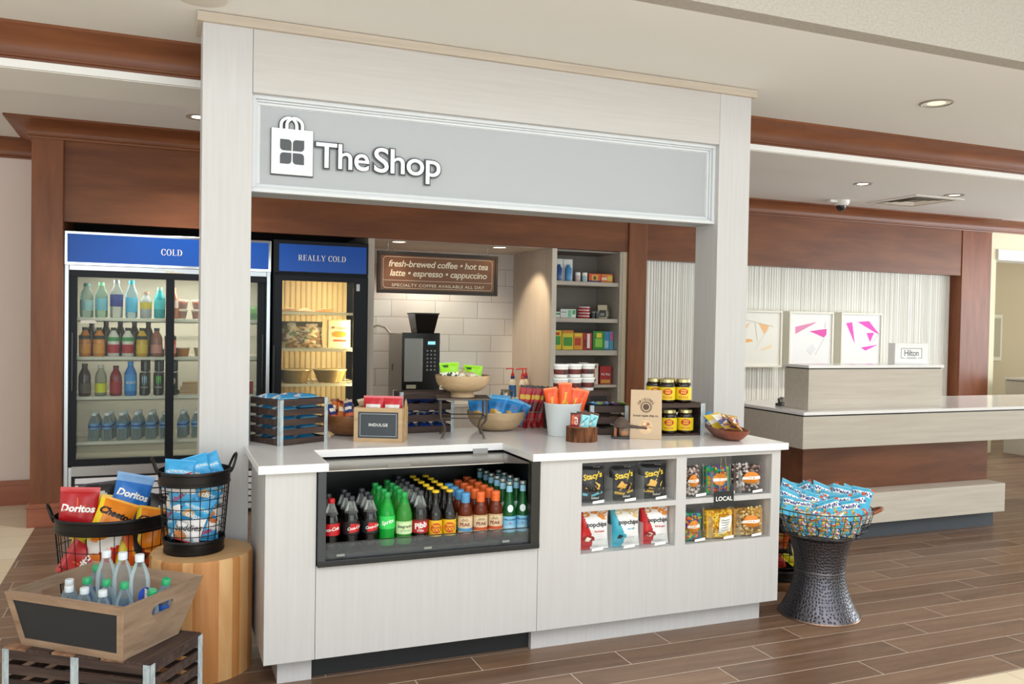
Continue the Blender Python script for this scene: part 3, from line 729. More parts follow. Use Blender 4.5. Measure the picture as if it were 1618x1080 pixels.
# --- cubby bags on the counter front
def cubby_bag(kind, label, x, z, w, h):
    if kind == 'pita':
        t = newbag('snack_bag', label, 'bag of chips', 'black bags of pita chips')
        pouch(t, w, h, .05, [('all', '#17181b'), ('rect', 0, .93, 1, 1, '#2b2c30')],
              [("Stacy's", .036, .5, .7, '#e3c02c', dict(bold=.0012, shear=.2, tilt=.18)), ('baked', .016, .62, .12, '#d9d6cc', dict(bold=.0006)), ('PITA CHIPS', .007, .7, .93, '#d9d6cc')], seed=x*9)
        for k, (u, v, s) in enumerate(((.42, .43, .2), (.62, .44, .2), (.54, .34, .24))):
            blob_on(t, w, h, .05, x*9, [(u-s, v-.05), (u+s*.6, v-.09), (u+s, v+.03), (u-s*.1, v+.12)], ('#d9a548', '#e4b85c', '#c98f34')[k])
        acc = '#5bb3c4' if 'blue' in label else '#c79f3c'
        blob_on(t, w, h, .05, x*9, [(.14, .2), (.5, .16), (.88, .25), (.88, .31), (.5, .22), (.14, .27)], acc, name='flavour_ribbon')
        return t
    if kind in ('bbq', 'salt'):
        c = '#c0161d' if kind == 'bbq' else '#3fa6bd'
        t = newbag('snack_bag', label, 'bag of chips', 'popped chip bags')
        pouch(t, w, h, .055, [('all', '#e9e7e6'), ('wave', .3, .14, 4.5, .6, c), ('ell', .3, .27, .2, .09, c if kind == 'salt' else '#8e0f16')],
              [('popchips', .029, .58, .62, '#191a1d', dict(bold=.0010)), ('barbeque' if kind == 'bbq' else 'sea salt', .014, .66, .46, c, dict(bold=.0003)), ('o o o', .016, .66, .25, '#b9b6b6')], seed=x*5, nu=30, nv=36)
        for (u, v, a) in ((.25, .86, 0), (.52, .93, 1), (.72, .84, .5), (.86, .93, 2), (.86, .78, 1)):
            blob_on(t, w, h, .055, x*5, [(u+.13*math.cos(2*PI*k/9+a), v+.06*math.sin(2*PI*k/9+a)*(1+.3*math.cos(3*k))) for k in range(9)], '#dc8a3a' if kind == 'bbq' else '#e0c083')
        blob_on(t, w, h, .055, x*5, [(.18, .22), (.32, .2), (.4, .28), (.25, .32)], '#e6dcc8' if kind == 'bbq' else '#20262a')
        return t
    # popcorn in a clear bag with an oval sticker
    t = newbag('popcorn_bag', label, 'bag of popcorn', 'local popcorn bags')
    pal = {'cocoa': ['#5b4540', '#d9cfc8', '#8a7068', '#efe9e4', '#b49a90', '#3f2e2b'], 'rainbow': ['#2d8f4a', '#c93a2e', '#e3c12a', '#2f5fb0', '#6a3c9a', '#e27a2a', '#2aa0b0'],
           'cheese': ['#eab01e', '#f4cd3c', '#d9940f', '#f7df72'], 'caramel': ['#b98a3a', '#e0c070', '#8f5f22', '#efdca0']}[kind]
    b = B(); rnd = random.Random(int(x*999))
    for i in range(11):
        for j in range(13):
            for l in range(1):
                u = (i+.5)/11; v = (j+.5)/13
                if v > .9 and rnd.random() < .5: continue
                px = (u-.5)*w*.86+rnd.uniform(-.004, .004); pz = .008+v*h*.76+rnd.uniform(-.004, .004)
                py = -.034*(1-abs(2*u-1)**3)*(1-.25*abs(2*v-1)**3)+rnd.uniform(-.004, .003); r = rnd.uniform(.0075, .0105)
                q = [(1, 0, 0), (-1, 0, 0), (0, 1, 0), (0, -1, 0), (0, 0, 1), (0, 0, -1)]
                b.add([(px+r*a*rnd.uniform(.8, 1.2), py+r*c*rnd.uniform(.8, 1.2), pz+r*e*rnd.uniform(.8, 1.2)) for a, c, e in q],
                      [(0, 2, 4), (2, 1, 4), (1, 3, 4), (3, 0, 4), (2, 0, 5), (1, 2, 5), (3, 1, 5), (0, 3, 5)], rnd.randrange(len(pal)), True)
    b.box(-w*.42, -.02, .004, w*.42, .03, h*.76)
    po = part('popcorn', b, [M(c, .6) for c in pal], t); po['kind'] = 'stuff'
    dep, xw = pouch_fn(w, h, .09, .3, x*7)
    s = B(); s.grid(lambda u, v: (xw(u, v), -dep(u, v)-.006, v*h), 12, 14); s.grid(lambda u, v: (xw(1-u, v), dep(1-u, v)*.6, v*h), 6, 8)
    part('clear_bag', s, [clear('#ffffff', .0, .1, 1.25, .6)], t)
    if kind != 'cheese':
        def on(u, v, e): return (xw(u, v), -dep(u, v)-.008-e, v*h)
        st = B(); ell = [(.52+.27*math.cos(2*PI*k/20), .42+.17*math.sin(2*PI*k/20)) for k in range(20)]
        st.grid(lambda u, v: on(.52+.27*v*math.cos(2*PI*u), .42+.17*v*math.sin(2*PI*u), 0), 24, 4, sm=False)
        so = part('sticker', st, [M('#d98324', .5)], t)
        part('sticker_banner', B().grid(lambda u, v: on(.23+.58*u, .37+.02*u+.08*v, .0012), 8, 1, sm=False), [WHT], so)
    else:
        def on(u, v, e): return (xw(u, v), -dep(u, v)-.008-e, v*h)
        so = part('sticker', B().grid(lambda u, v: on(.4+.45*u+.04*v, .12+.04*u+.47*v, 0), 8, 6, sm=False), [WHT], t)
        for k in range(5): part('print_line', B().grid(lambda u, v, k=k: on(.48+.3*u, .5-.07*k+.015*u+.015*v, .0012), 6, 1, sm=False), [M('#77777a', .6)], so)
    return t
PY = PF+.03
rows = [
    ('pita', 'black pita chip bag with a blue ribbon in the upper cubby', 1.882, .657, .135, .178),
    ('pita', 'black pita chip bag in the middle of the upper cubby of pita chips', 2.05, .657, .135, .172),
    ('pita', 'black pita chip bag beside the divider between the upper cubbies', 2.215, .657, .15, .175),
    ('bbq', 'red and white popped chip bag in the lower cubby nearest the drinks cooler', 1.897, .435, .155, .19),
    ('salt', 'blue and white popped chip bag between the two red ones in the lower cubby', 2.068, .435, .15, .19),
    ('bbq', 'red and white popped chip bag beside the divider in the lower cubby', 2.23, .435, .15, .19),
    ('cocoa', 'clear bag of brown and white popcorn at the divider in the upper popcorn cubby', 2.428, .657, .105, .185),
    ('rainbow', 'clear bag of rainbow popcorn in the middle of the upper popcorn cubby', 2.585, .657, .15, .18),
    ('cocoa', 'large clear bag of brown and white popcorn in the upper cubby beside the LOCAL tag', 2.77, .657, .19, .18),
    ('rainbow', 'clear bag of rainbow popcorn at the divider in the lower popcorn cubby', 2.435, .435, .12, .178),
    ('cheese', 'clear bag of bright yellow popcorn with a white sticker in the lower cubby', 2.6, .435, .165, .185),
    ('caramel', 'clear bag of golden caramel popcorn in the lower cubby beneath the LOCAL tag', 2.775, .435, .19, .182),
]
for kind, label, x, z, w, h in rows:
    t = cubby_bag(kind, label, x, z, w, h); lay(t, (x, PY+.03, z+.003), (R(-4), 0, -math.atan2(x, 3.6)*.25))
# clear acrylic bin fronts that hold the bags
ACR = clear('#fafbfb', .015, .03, 1.25, .3)
for x0, x1, z, s in ((1.801, 2.311, .657, 'the pita chips'), (2.368, 2.877, .657, 'the brown and rainbow popcorn'), (1.801, 2.311, .435, 'the popped chips'), (2.368, 2.877, .435, 'the yellow popcorn')):
    t = thing('acrylic_bin', f'clear acrylic divided bin holding {s} in its counter cubby', 'bin', (0, 0, 0), 0, 'acrylic bins in the counter')
    b = B(); b.box(x0+.003, PF+.012, z+.0005, x1-.003, PF+.015, z+.062); b.box(x0+.003, PF+.015, z+.0002, x1-.003, PF+.3, z+.0022)
    part('bin_front', b, [ACR], t)
    for k in (1, 2):
        xx = x0+(x1-x0)*k/3; part('divider', B().box(xx-.001, PF+.016, z+.0024, xx+.001, PF+.28, z+.12), [ACR], t)
    for k in range(3):
        xx = x0+(x1-x0)*(k+.55)/3; part('price_tag', B().add([(xx-.03, PF+.0105, z+.006), (xx+.03, PF+.0105, z+.01), (xx+.03, PF+.0105, z+.024), (xx-.03, PF+.0105, z+.018)], [(0, 1, 2, 3)]), [WHT], t)
t = thing('local_tag', 'small black hanging tag reading LOCAL in front of the popcorn cubbies', 'tag', (2.585, PF-.006, .655), R(-3))
part('card', B().box(-.056, -.0015, -.046, .056, .0015, .03), [M('#1c1d1f', .5)], t)
part('lettering', put(B(), glyphs('LOCAL', .03, .0006), front(0, -.0021, -.007)), [WHT], t)
part('string', B().tube([(-.028, 0, .03), (-.02, .004, .13), (-.012, .012, .2)], .0012, 5).tube([(.022, 0, .03), (.016, .004, .13), (.01, .012, .2)], .0012, 5), [M('#a58c63', .8)], t)
# ------------------------------------------------------------------ on the worktop
TOP = .914
SLAT = grain('#2e2320', '#54433c', 'x', 40, 3, .7, .25, bump=.3)
SLATY = grain('#2e2320', '#54433c', 'y', 40, 3, .7, .25, bump=.3)
SLATG = grain('#6a5a52', '#9c8b80', 'x', 40, 3, .75, .2, bump=.3)
def slat_crate(label, w, d, h, loc, rotz, n=5, gap=.35, strip=.017, group=None, m=SLAT, strips=(0, 1, 2, 3), mid=False):
    """origin at the front corner of the base, x to the side, y back"""
    t = thing('slat_crate', label, 'crate', loc, rotz, group)
    pitch = h/(n-gap); sh = pitch*(1-gap); e = .008
    for k in range(n):
        z = k*pitch
        for q in ((0, 0, w, e), (0, d-e, w, d), (0, e, e, d-e), (w-e, e, w, d-e)): part('slat', B().box(q[0], q[1], z, q[2], q[3], z+sh), [m], t)
    part('crate_base', B().box(e, e, .001, w-e, d-e, .007), [m], t)
    for k in strips:
        cx, cy = ((0, 0), (w, 0), (w, d), (0, d))[k]; sx = 1 if cx == 0 else -1; sy = 1 if cy == 0 else -1
        b = B(); b.box(min(cx-sx*.002, cx+sx*strip), min(cy-sy*.002, cy), 0, max(cx-sx*.002, cx+sx*strip), max(cy-sy*.002, cy), h+.002)
        b.box(min(cx-sx*.002, cx), min(cy-sy*.002, cy+sy*strip), 0, max(cx-sx*.002, cx), max(cy-sy*.002, cy+sy*strip), h+.002)
        part('corner_strip', b, [GALV], t, 'galvanised metal corner strip')
    if mid: part('corner_strip', B().box(w/2-strip*.6, -.003, 0, w/2+strip*.6, 0, h), [GALV], t)
    return t
def flat_packet(label, cat, w, l, d, art, texts, group, seed=0, name='snack_packet', loc=None, rot=None):
    t = newbag(name, label, cat, group); pouch(t, w, l, d, art, texts, seed=seed, nu=10, nv=12)
    if loc is not None: lay(t, loc, rot)
    return t
# crate of light blue packets by the post
ang = R(27.1)
slat_crate('dark slatted wood crate with metal corners full of light blue packets, beside the shop post', .265, .262, .211, (.505, 4.055, TOP), ang, 5, .38, group='slat crates on the worktop')
ca = math.cos(ang); sa = math.sin(ang)
def crate_pt(x, y, z): return (.505+x*ca-y*sa, 4.055+x*sa+y*ca, TOP+z)
skyart = [('all', '#2f8fc4'), ('rect', 0, .3, 1, .62, '#e7e2da'), ('ell', .3, .45, .2, .1, '#c9822f'), ('ell', .68, .46, .22, .1, '#b04a2a'), ('rect', 0, .94, 1, 1, '#7fc0e0')]
proto = None; LAYER = ['bottom', 'second lowest', 'middle', 'second highest', 'top']
for k in range(5):
    for i in range(2):
        for j in range(2):
            lab = f"light blue packet in the crate by the post, {LAYER[k]} layer, {'front' if j == 0 else 'rear'}, {'post' if i == 0 else 'bowl'} side"
            x = .015+.115*i+.058; y = .018+.112*j+.01; z = .024+k*.047
            loc = crate_pt(x, y, z); rot = (R(-90), R(random.uniform(-4, 4)), ang+R(random.uniform(-3, 3)))
            rot = (R(-90+random.uniform(-3, 3)), 0, ang+R(180))
            loc = crate_pt(x, y+.108, z)
            if proto is None: proto = flat_packet(lab, 'snack packet', .112, .108, .034, skyart, [], 'blue packets in the crate by the post', 2, loc=loc, rot=rot)
            else: dup(proto, lab, loc, rot=rot)
# wooden bowl of wrapped bars
BOWLW = grain('#6b3f22', '#98683f', 'x', 14, 3, .4, .4)
BOWLP = grain('#a58a68', '#c7ab87', 'x', 14, 3, .5, .35)
def bowl(label, loc, r, h, m, foot=.04, fz=.0, group=None, name='wooden_bowl', thick=.008):
    t = thing(name, label, 'bowl', loc, 0, group)
    z0 = fz; o = [(foot, z0)]; inn = []
    for k in range(1, 9):
        a = k/8; o.append((foot+(r-foot)*math.sin(a*PI/2)**.9, z0+(h-z0)*(1-math.cos(a*PI/2))**1.05))
    for k in range(8, -1, -1):
        a = k/8; inn.append((max(.001, (foot+(r-foot)*math.sin(a*PI/2)**.9)-thick), z0+thick+(h-z0-thick)*(1-math.cos(a*PI/2))**1.05))
    part('bowl_body', B().lathe(o+inn+[(.001, z0+thick)], 36), [m], t)
    if fz: part('foot', B().lathe([(foot*1.25, 0), (foot*1.15, fz*.6), (foot*1.02, fz)], 28), [m], t)
    else: part('foot', B().lathe([(foot*.95, -.0), (foot, .004)], 24), [m], t)
    return t
bowl('brown wooden bowl of wrapped snack bars behind the INDULGE box', (.90, 4.405, TOP), .145, .105, BOWLW, .05)
barart = {'navy': [('all', '#22326e'), ('rect', 0, .1, 1, .24, '#d8622a'), ('rect', .1, .4, .9, .6, '#e8e4da'), ('rect', 0, .8, 1, 1, '#c9b8a0')],
          'kraft': [('all', '#b39a78'), ('rect', .1, .35, .9, .6, '#5a3d2a'), ('rect', 0, .86, 1, 1, '#d9c7a8')],
          'orange': [('all', '#c86a2a'), ('rect', .1, .3, .9, .55, '#f0e6d0'), ('rect', 0, .8, 1, 1, '#7a2a1a')],
          'red': [('all', '#a3242a'), ('rect', .1, .4, .9, .6, '#efe6dc')]}
bprot = {}
spots = [('navy', -.085, -.06, .5, 'nearest the light blue crate'), ('orange', -.05, -.03, .2, 'leaning behind the front navy bar'), ('navy', -.02, -.075, -.35, 'lying across the front of the bowl'), ('orange', .01, -.02, .6, 'in the middle of the bowl'),
         ('kraft', .05, -.05, -.5, 'closest to the INDULGE box'), ('kraft', .085, -.02, .1, 'at the bowl edge by the red bags'), ('navy', -.06, .03, -.2, 'at the back of the bowl'), ('kraft', .04, .05, .8, 'at the back beside the red bags'), ('orange', -.1, .0, -.6, 'on the bowl rim by the crate')]
for k, (kind, dx, dy, a, s) in enumerate(spots):
    lab = f"{ {'navy':'navy blue','kraft':'tan','orange':'orange brown','red':'red'}[kind]} snack bar in the brown bowl, {s}"
    loc = (.90+dx, 4.405+dy, TOP+.082+.005*(k % 3)); rot = (R(-38), R(18*math.sin(k*2)), a)
    if kind not in bprot: bprot[kind] = flat_packet(lab, 'snack bar', .045, .11, .02, barart[kind], [], 'snack bars in the brown bowl', k, 'snack_bar', loc, rot)
    else: dup(bprot[kind], lab, loc, rot=rot)
# INDULGE box
IA = R(-26.1); PALE = grain('#a98a66', '#cdb08a', 'x', 14, 2, .6, .3, knots=True)
t = thing('wooden_box', 'pale wooden box with INDULGE chalkboard front holding two red bags', 'box', (.859, 4.122, TOP), IA)
w, d, h = .236, .14, .166
part('board', B().box(0, .009, 0, w, .013, h), [PALE], t)
b = B(); f = .02
b.prism([(0, 0), (w, 0), (w-f, f), (f, f)], 0, .009, 'y'); b.prism([(0, h), (f, h-f), (w-f, h-f), (w, h)], 0, .009, 'y'); b.prism([(0, 0), (f, f), (f, h-f), (0, h)], 0, .009, 'y'); b.prism([(w, 0), (w, h), (w-f, h-f), (w-f, f)], 0, .009, 'y')
part('front_frame', b, [PALE], t)
cb = part('chalkboard', B().box(f, .004, f, w-f, .009, h-f), [M('#3f444a', .7)], t)
b = B()
for (x0, z0, x1, z1) in ((f+.009, f+.009, w-f-.009, f+.0105), (f+.009, h-f-.0105, w-f-.009, h-f-.009), (f+.009, f+.009, f+.0105, h-f-.009), (w-f-.0105, f+.009, w-f-.009, h-f-.009)): b.box(x0, .0034, z0, x1, .004, z1)
part('border_line', b, [M('#cfd3d4', .6)], cb)
part('lettering', put(B(), glyphs('INDULGE', .02, .0002, 0, 'CENTER', 1.15), front(w/2, .0033, h/2)), [WHT], cb)
part('side_panel', B().box(w-.01, .013, 0, w, d, h), [PALE], t); part('side_panel', B().box(0, .013, 0, .01, d, h), [PALE], t); part('back_panel', B().box(.01, d-.01, 0, w-.01, d, h), [PALE], t); part('box_base', B().box(.01, .013, 0, w-.01, d-.01, .008), [PALE], t)
hb = B(); hb.tube([(w+.004, .05, h*.6), (w+.004, .05, h+.0), (w+.002, .058, h+.03), (w+.002, .075, h+.036), (w+.002, .09, h+.02), (w+.004, .095, h*.7)], .0035, 6)
part('rope_handle', hb, [M('#b99b6c', .9)], t)
ci, si = math.cos(IA), math.sin(IA)
def ibox(x, y, z): return (.859+x*ci-y*si, 4.122+x*si+y*ci, TOP+z)
rp = None
for x, s in ((.075, 'nearer the chalkboard corner by the brown bowl'), (.17, 'nearer the metal stand')):
    lab = 'shiny red bag in the INDULGE box, '+s
    if rp is None:
        rp = newbag('snack_bag', lab, 'snack bag', 'red bags in the INDULGE box')
        pouch(rp, .1, .21, .035, [('all', '#c3202c'), ('rect', .15, .55, .85, .8, '#eeeae6'), ('rect', .15, .55, .5, .68, '#2a3a86'), ('rect', .0, .93, 1, 1, '#d9727a')], [], seed=4)
        lay(rp, ibox(x, .07, .008), (R(-6), 0, IA))
    else: dup(rp, lab, ibox(x, .075, .008), rot=(R(-4), 0, IA-.05))
# crate of dark blue packets
slat_crate('slatted wood crate of dark blue packets behind the metal stand', .293, .15, .214, (1.15, 4.36, TOP), R(.5), 4, .42, .016, 'slat crates on the worktop')
bp = None
navart = [('all', '#1f3f8c'), ('rect', .1, .1, .9, .68, '#3f86d0'), ('ell', .5, .5, .25, .14, '#e9eef4'), ('rect', 0, .92, 1, 1, '#16306e')]
for k in range(4):
    for i in range(3):
        lab = f"dark blue packet in the crate behind the riser, {['bottom', 'lower middle', 'upper middle', 'top'][k]} layer, {['INDULGE box end', 'middle', 'blue bowl end'][i]}"
        loc = (1.15+.016+.045+.0865*i, 4.36+.14, TOP+.03+.0485*k); rot = (R(-90), 0, R(180.5))
        if bp is None: bp = flat_packet(lab, 'snack packet', .084, .128, .044, navart, [], 'dark blue packets in the crate', 3, loc=loc, rot=rot)
        else: dup(bp, lab, loc, rot=rot)
# metal riser
IRON = M('#5b524c', .45, .8)
t = thing('metal_stand', 'small square iron riser on four curved legs carrying the pale footed bowl', 'stand', (1.424, 4.165, TOP), R(-15))
part('top_plate', B().box(-.135, -.115, .196, .135, .115, .206), [IRON], t, bevel=.003)
for sx in (-1, 1):
    for sy in (-1, 1):
        pts = [(sx*.115, sy*.095, .2), (sx*.115, sy*.095, .12), (sx*.112, sy*.092, .095), (sx*.095, sy*.08, .07), (sx*.09, sy*.078, .045), (sx*.102, sy*.088, .015), (sx*.106, sy*.09, .004)]
        lo = part('leg', B().tube(pts, .0055, 8), [IRON], t)
        part('foot_pad', B().lathe([(.008, 0), (.01, .002), (.008, .006)], 14, c=(sx*.106, sy*.09, 0)), [M('#8a8078', .5, .5)], lo)
b = B(); b.tube([(-.115, -.095, .105), (.115, -.095, .105)], .0035, 6); b.tube([(-.115, .095, .105), (.115, .095, .105)], .0035, 6); b.tube([(-.115, -.095, .105), (-.115, .095, .105)], .0035, 6); b.tube([(.115, -.095, .105), (.115, .095, .105)], .0035, 6)
part('stretcher', b, [IRON], t)
bowl('pale footed wooden bowl of lime green bags standing on the metal riser', (1.423, 4.165, TOP+.206), .14, .11, BOWLP, .05, .026)
gp = None
limeart = [('all', '#efe9d8'), ('rect', 0, .62, 1, 1, '#93d41f'), ('speck', .35, 0, .62, '#3a3a2e'), ('rect', .1, .1, .5, .3, '#e0b63a'), ('ell', .3, .86, .16, .05, '#2c5a1c')]
for k, (dx, dy, dz, rz, lab) in enumerate(((-.075, -.03, .05, .15, 'lime green topped bag standing tallest in the pale footed bowl'), (.045, .0, .035, -.1, 'lime green topped bag on the far side of the pale footed bowl'))):
    loc = (1.423+dx, 4.165+dy, TOP+.206+dz); rot = (R(-8), R(4 if k else -3), -.3+rz)
    if gp is None:
        gp = newbag('snack_bag', lab, 'snack bag', 'lime green bags'); pouch(gp, .1, .125, .035, limeart, [], seed=5); lay(gp, loc, rot)
    else: dup(gp, lab, loc, rot=rot)
for k, (dx, dy, c, s) in enumerate(((-.01, -.05, '#d9c38a', 'yellowish'), (.06, -.055, '#cbb79a', 'beige'), (.0, .04, '#c9a05a', 'golden'))):
    flat_packet(f'small {s} snack packet lying in the pale footed bowl', 'snack packet', .08, .07, .025, [('all', c), ('rect', .1, .3, .9, .6, '#efe8da')], [], 'small packets in the pale footed bowl', k, loc=(1.423+dx, 4.165+dy, TOP+.206+.085), rot=(R(-55), R(20*(k-1)), .6*k))
# big bowl of blue bags
bowl('wide pale wooden bowl of bright blue bags at the back of the worktop', (1.70, 4.40, TOP), .16, .105, BOWLP, .045)
bb = None
blueart = [('all', '#1f7fc4'), ('rect', 0, .9, 1, 1, '#5aa9dc'), ('ell', .35, .3, .22, .16, '#d9a64a'), ('ell', .62, .26, .16, .1, '#f0e3b4'), ('rect', .1, .55, .9, .75, '#186aa8')]
for k, (dx, dy, dz, ry, rz, s) in enumerate(((-.1, -.03, .055, -10, .1, 'nearest the metal stand'), (-.02, -.05, .06, 4, -.1, 'second from the metal stand'), (.06, -.04, .045, 14, .0, 'third along the bowl'), (.1, -.0, .04, 24, -.2, 'nearest the red meat sticks'), (-.06, .06, .06, -4, .2, 'behind the front blue bags'), (.04, .07, .06, 6, -.1, 'at the very back of the bowl'))):
    lab = 'bright blue cookie bag in the wide pale bowl, '+s
    loc = (1.70+dx, 4.40+dy, TOP+dz); rot = (R(-14), R(ry), -.37+rz)
    if bb is None:
        bb = newbag('snack_bag', lab, 'snack bag', 'bright blue bags in the wide bowl'); pouch(bb, .105, .125, .035, blueart, [], seed=6); lay(bb, loc, rot)
    else: dup(bb, lab, loc, rot=rot)
# wire rack of red meat sticks
WIRE = M('#8d8880', .35, .9)
t = thing('wire_rack', 'small wire rack holding long red packets beside the white pail', 'rack', (1.925, 4.455, TOP), R(-5))
b = B()
for z in (.004, .05, .09):
    b.tube([(-.09, -.05, z), (.09, -.05, z), (.09, .045, z), (-.09, .045, z)], .0018, 5, True)
for x in (-.09, -.03, .03, .09):
    b.tube([(x, -.05, .004), (x, -.05, .09)], .0016, 5); b.tube([(x, .045, .004), (x, .045, .14)], .0016, 5)
part('wire_frame', b, [WIRE], t)
ms = None; redart = [('all', '#b3141c'), ('rect', .15, .35, .85, .62, '#5a0d10'), ('rect', .1, .68, .9, .8, '#e2b23a'), ('rect', 0, .93, 1, 1, '#1c1414')]
for k in range(7):
    lab = f"long red meat stick packet in the wire rack, {ORD[k] if k else 'first'} from the wide blue bowl"
    loc = (1.925-.078+.022*k, 4.44-.008*(k % 2), TOP+.006); rot = (R(-6), R(8+2.2*k), -.37)
    if ms is None:
        ms = newbag('meat_stick', lab, 'snack packet', 'red meat sticks in the rack'); pouch(ms, .042, .235, .014, redart, [], seed=1, nu=8, nv=18); lay(ms, loc, rot)
    else: dup(ms, lab, loc, rot=rot)
for k in range(3):
    dup(ms, f"short-lying red packet at the foot of the wire rack, {['nearest the blue bowl', 'middle one', 'nearest the white pail'][k]}", (1.86+.05*k, 4.385, TOP+.012), rot=(R(-72), R(80), .3*k-.3)).scale = (1, 1, .45)
# white pail with orange bags
t = thing('metal_pail', 'white painted metal pail holding bright orange bags', 'pail', (1.955, 4.09, TOP))
part('pail_body', B().lathe([(.072, 0), (.076, .002), (.097, .165), (.1, .168), (.1, .172), (.094, .172), (.07, .01), (.001, .01)], 36), [M('#d9e0e2', .4, 0, .5)], t)
oa = None; orart = [('all', '#e9561c'), ('rect', 0, .93, 1, 1, '#f0824a'), ('ell', .5, .4, .3, .14, '#f0a030'), ('ell', .45, .2, .2, .1, '#f2e3c0')]
for k, (dx, dy, dz, ry, s) in enumerate(((-.05, -.02, .05, -9, 'nearest the red packets'), (-.005, -.035, .075, 0, 'standing highest in the pail'), (.04, -.02, .045, 7, 'third along the pail'), (.06, .01, .045, 16, 'nearest the slatted bar crate'), (.0, .04, .04, -2, 'at the back of the pail'))):
    lab = 'bright orange snack bag in the white pail, '+s
    loc = (1.955+dx, 4.09+dy, TOP+dz); rot = (R(-5), R(ry), -.44)
    if oa is None:
        oa = newbag('snack_bag', lab, 'snack bag', 'orange bags in the white pail'); pouch(oa, .072, .205, .03, orart, [("Reese's", .019, .5, .62, '#f5d33a', dict(bold=.0006, tilt=1.4))], seed=2); lay(oa, loc, rot)
    else: dup(oa, lab, loc, rot=rot)
# bark log holder with bars
BARK = grain('#3d2318', '#8b5a3c', 'z', 45, 9, .9, .2, bump=1., lo=.35, hi=.68)
t = thing('log_holder', 'small bark covered log used as a snack bar holder', 'holder', (1.955, 3.865, TOP))
b = B(); rnd = random.Random(4); ns = 40; rr = [.079*(1+rnd.uniform(-.035, .035)) for _ in range(ns)]
vs = [(rr[i]*math.cos(2*PI*i/ns)*1.0, rr[i]*math.sin(2*PI*i/ns)*.9, z) for z in (0, .025, .05, .073) for i in range(ns)]
b.add(vs, [(k*ns+i, k*ns+(i+1) % ns, (k+1)*ns+(i+1) % ns, (k+1)*ns+i) for k in range(3) for i in range(ns)], 0)
part('bark', b, [BARK], t)
part('cut_top', B().lathe([(.075, .0715), (.001, .0715)], 32, sy=.9, cap=False), [grain('#9a6a44', '#b98a60', 'y', 20, 6, .8, .2)], t)
cart = {'maroon': [('all', '#8a2a20'), ('rect', .1, .2, .5, .8, '#c85a30'), ('rect', 0, .9, 1, 1, '#3a1512')], 'aqua': [('all', '#8fd3dc'), ('rect', 0, .86, 1, 1, '#5a3526'), ('rect', .1, .1, .45, .3, '#e9efe8')]}
cp = {}
for k, (kind, dx, dy, ry, s) in enumerate((('maroon', -.05, -.02, 1, 'nearest the white pail, with upright white lettering'), ('aqua', -.002, -.025, 8, 'front one in the middle of the log'), ('aqua', .045, -.015, 14, 'front one nearest the slatted crate'), ('maroon', .0, .02, 4, 'behind the middle aqua bar'), ('aqua', .03, .03, 10, 'at the back of the log'))):
    lab = f"{kind} snack bar standing in the bark log, {s}"; loc = (1.955+dx, 3.865+dy, TOP+.0725); rot = (R(-8), R(ry), -.45)
    if kind not in cp:
        o = newbag('snack_bar', lab, 'snack bar', 'bars in the bark log'); cp[kind] = o
        pouch(o, .047, .072, .016, cart[kind], [('CLIF', .02, .66, .45, '#f1ede6', dict(bold=.0006, tilt=PI/2))] if kind == 'maroon' else [('cool mint', .012, .45, .45, '#2c5f6a', dict(bold=.0003, tilt=.9))], seed=k); lay(o, loc, rot)
    else: dup(cp[kind], lab, loc, rot=rot)
# slatted crate of bars
CA = R(-14.6); cc, cs = math.cos(CA), math.sin(CA)
slat_crate('grey brown slatted crate with metal corners full of mixed bars, behind the wooden mallet dispenser', .205, .17, .155, (2.103, 4.06, TOP), CA, 3, .42, .019, 'slat crates on the worktop', SLAT)
mixc = [('#7fae4a', 'green'), ('#3d2a22', 'dark brown'), ('#4a9cc9', 'blue'), ('#c9a03a', 'gold'), ('#5a3a6a', 'purple'), ('#b9432e', 'red')]
for k in range(3):
    for i in range(6):
        c, s = mixc[(i*2+k) % 6]
        x = .018+.03*i+.006; y = .155; z = .026+k*.052+.026*(k == 2)
        lab = f"{s} wrapped bar in the slatted crate, {['bottom', 'middle', 'top'][k]} layer, {['first', 'second', 'third', 'fourth', 'fifth', 'sixth'][i]} from the white pail"
        flat_packet(lab, 'snack bar', .034, .145, .02, [('all', c), ('rect', .15, .3, .85, .7, '#e9e2d4'), ('rect', .15, .45, .85, .55, c)], [], 'mixed bars in the slatted crate', i, 'snack_bar',
                    (2.103+x*cc-y*cs, 4.06+x*cs+y*cc, TOP+z), (R(-90+random.uniform(0, 5)*(k == 2)), R(random.uniform(-15, 15)), CA+R(180)+R(random.uniform(-14, 14)*(k == 2))))
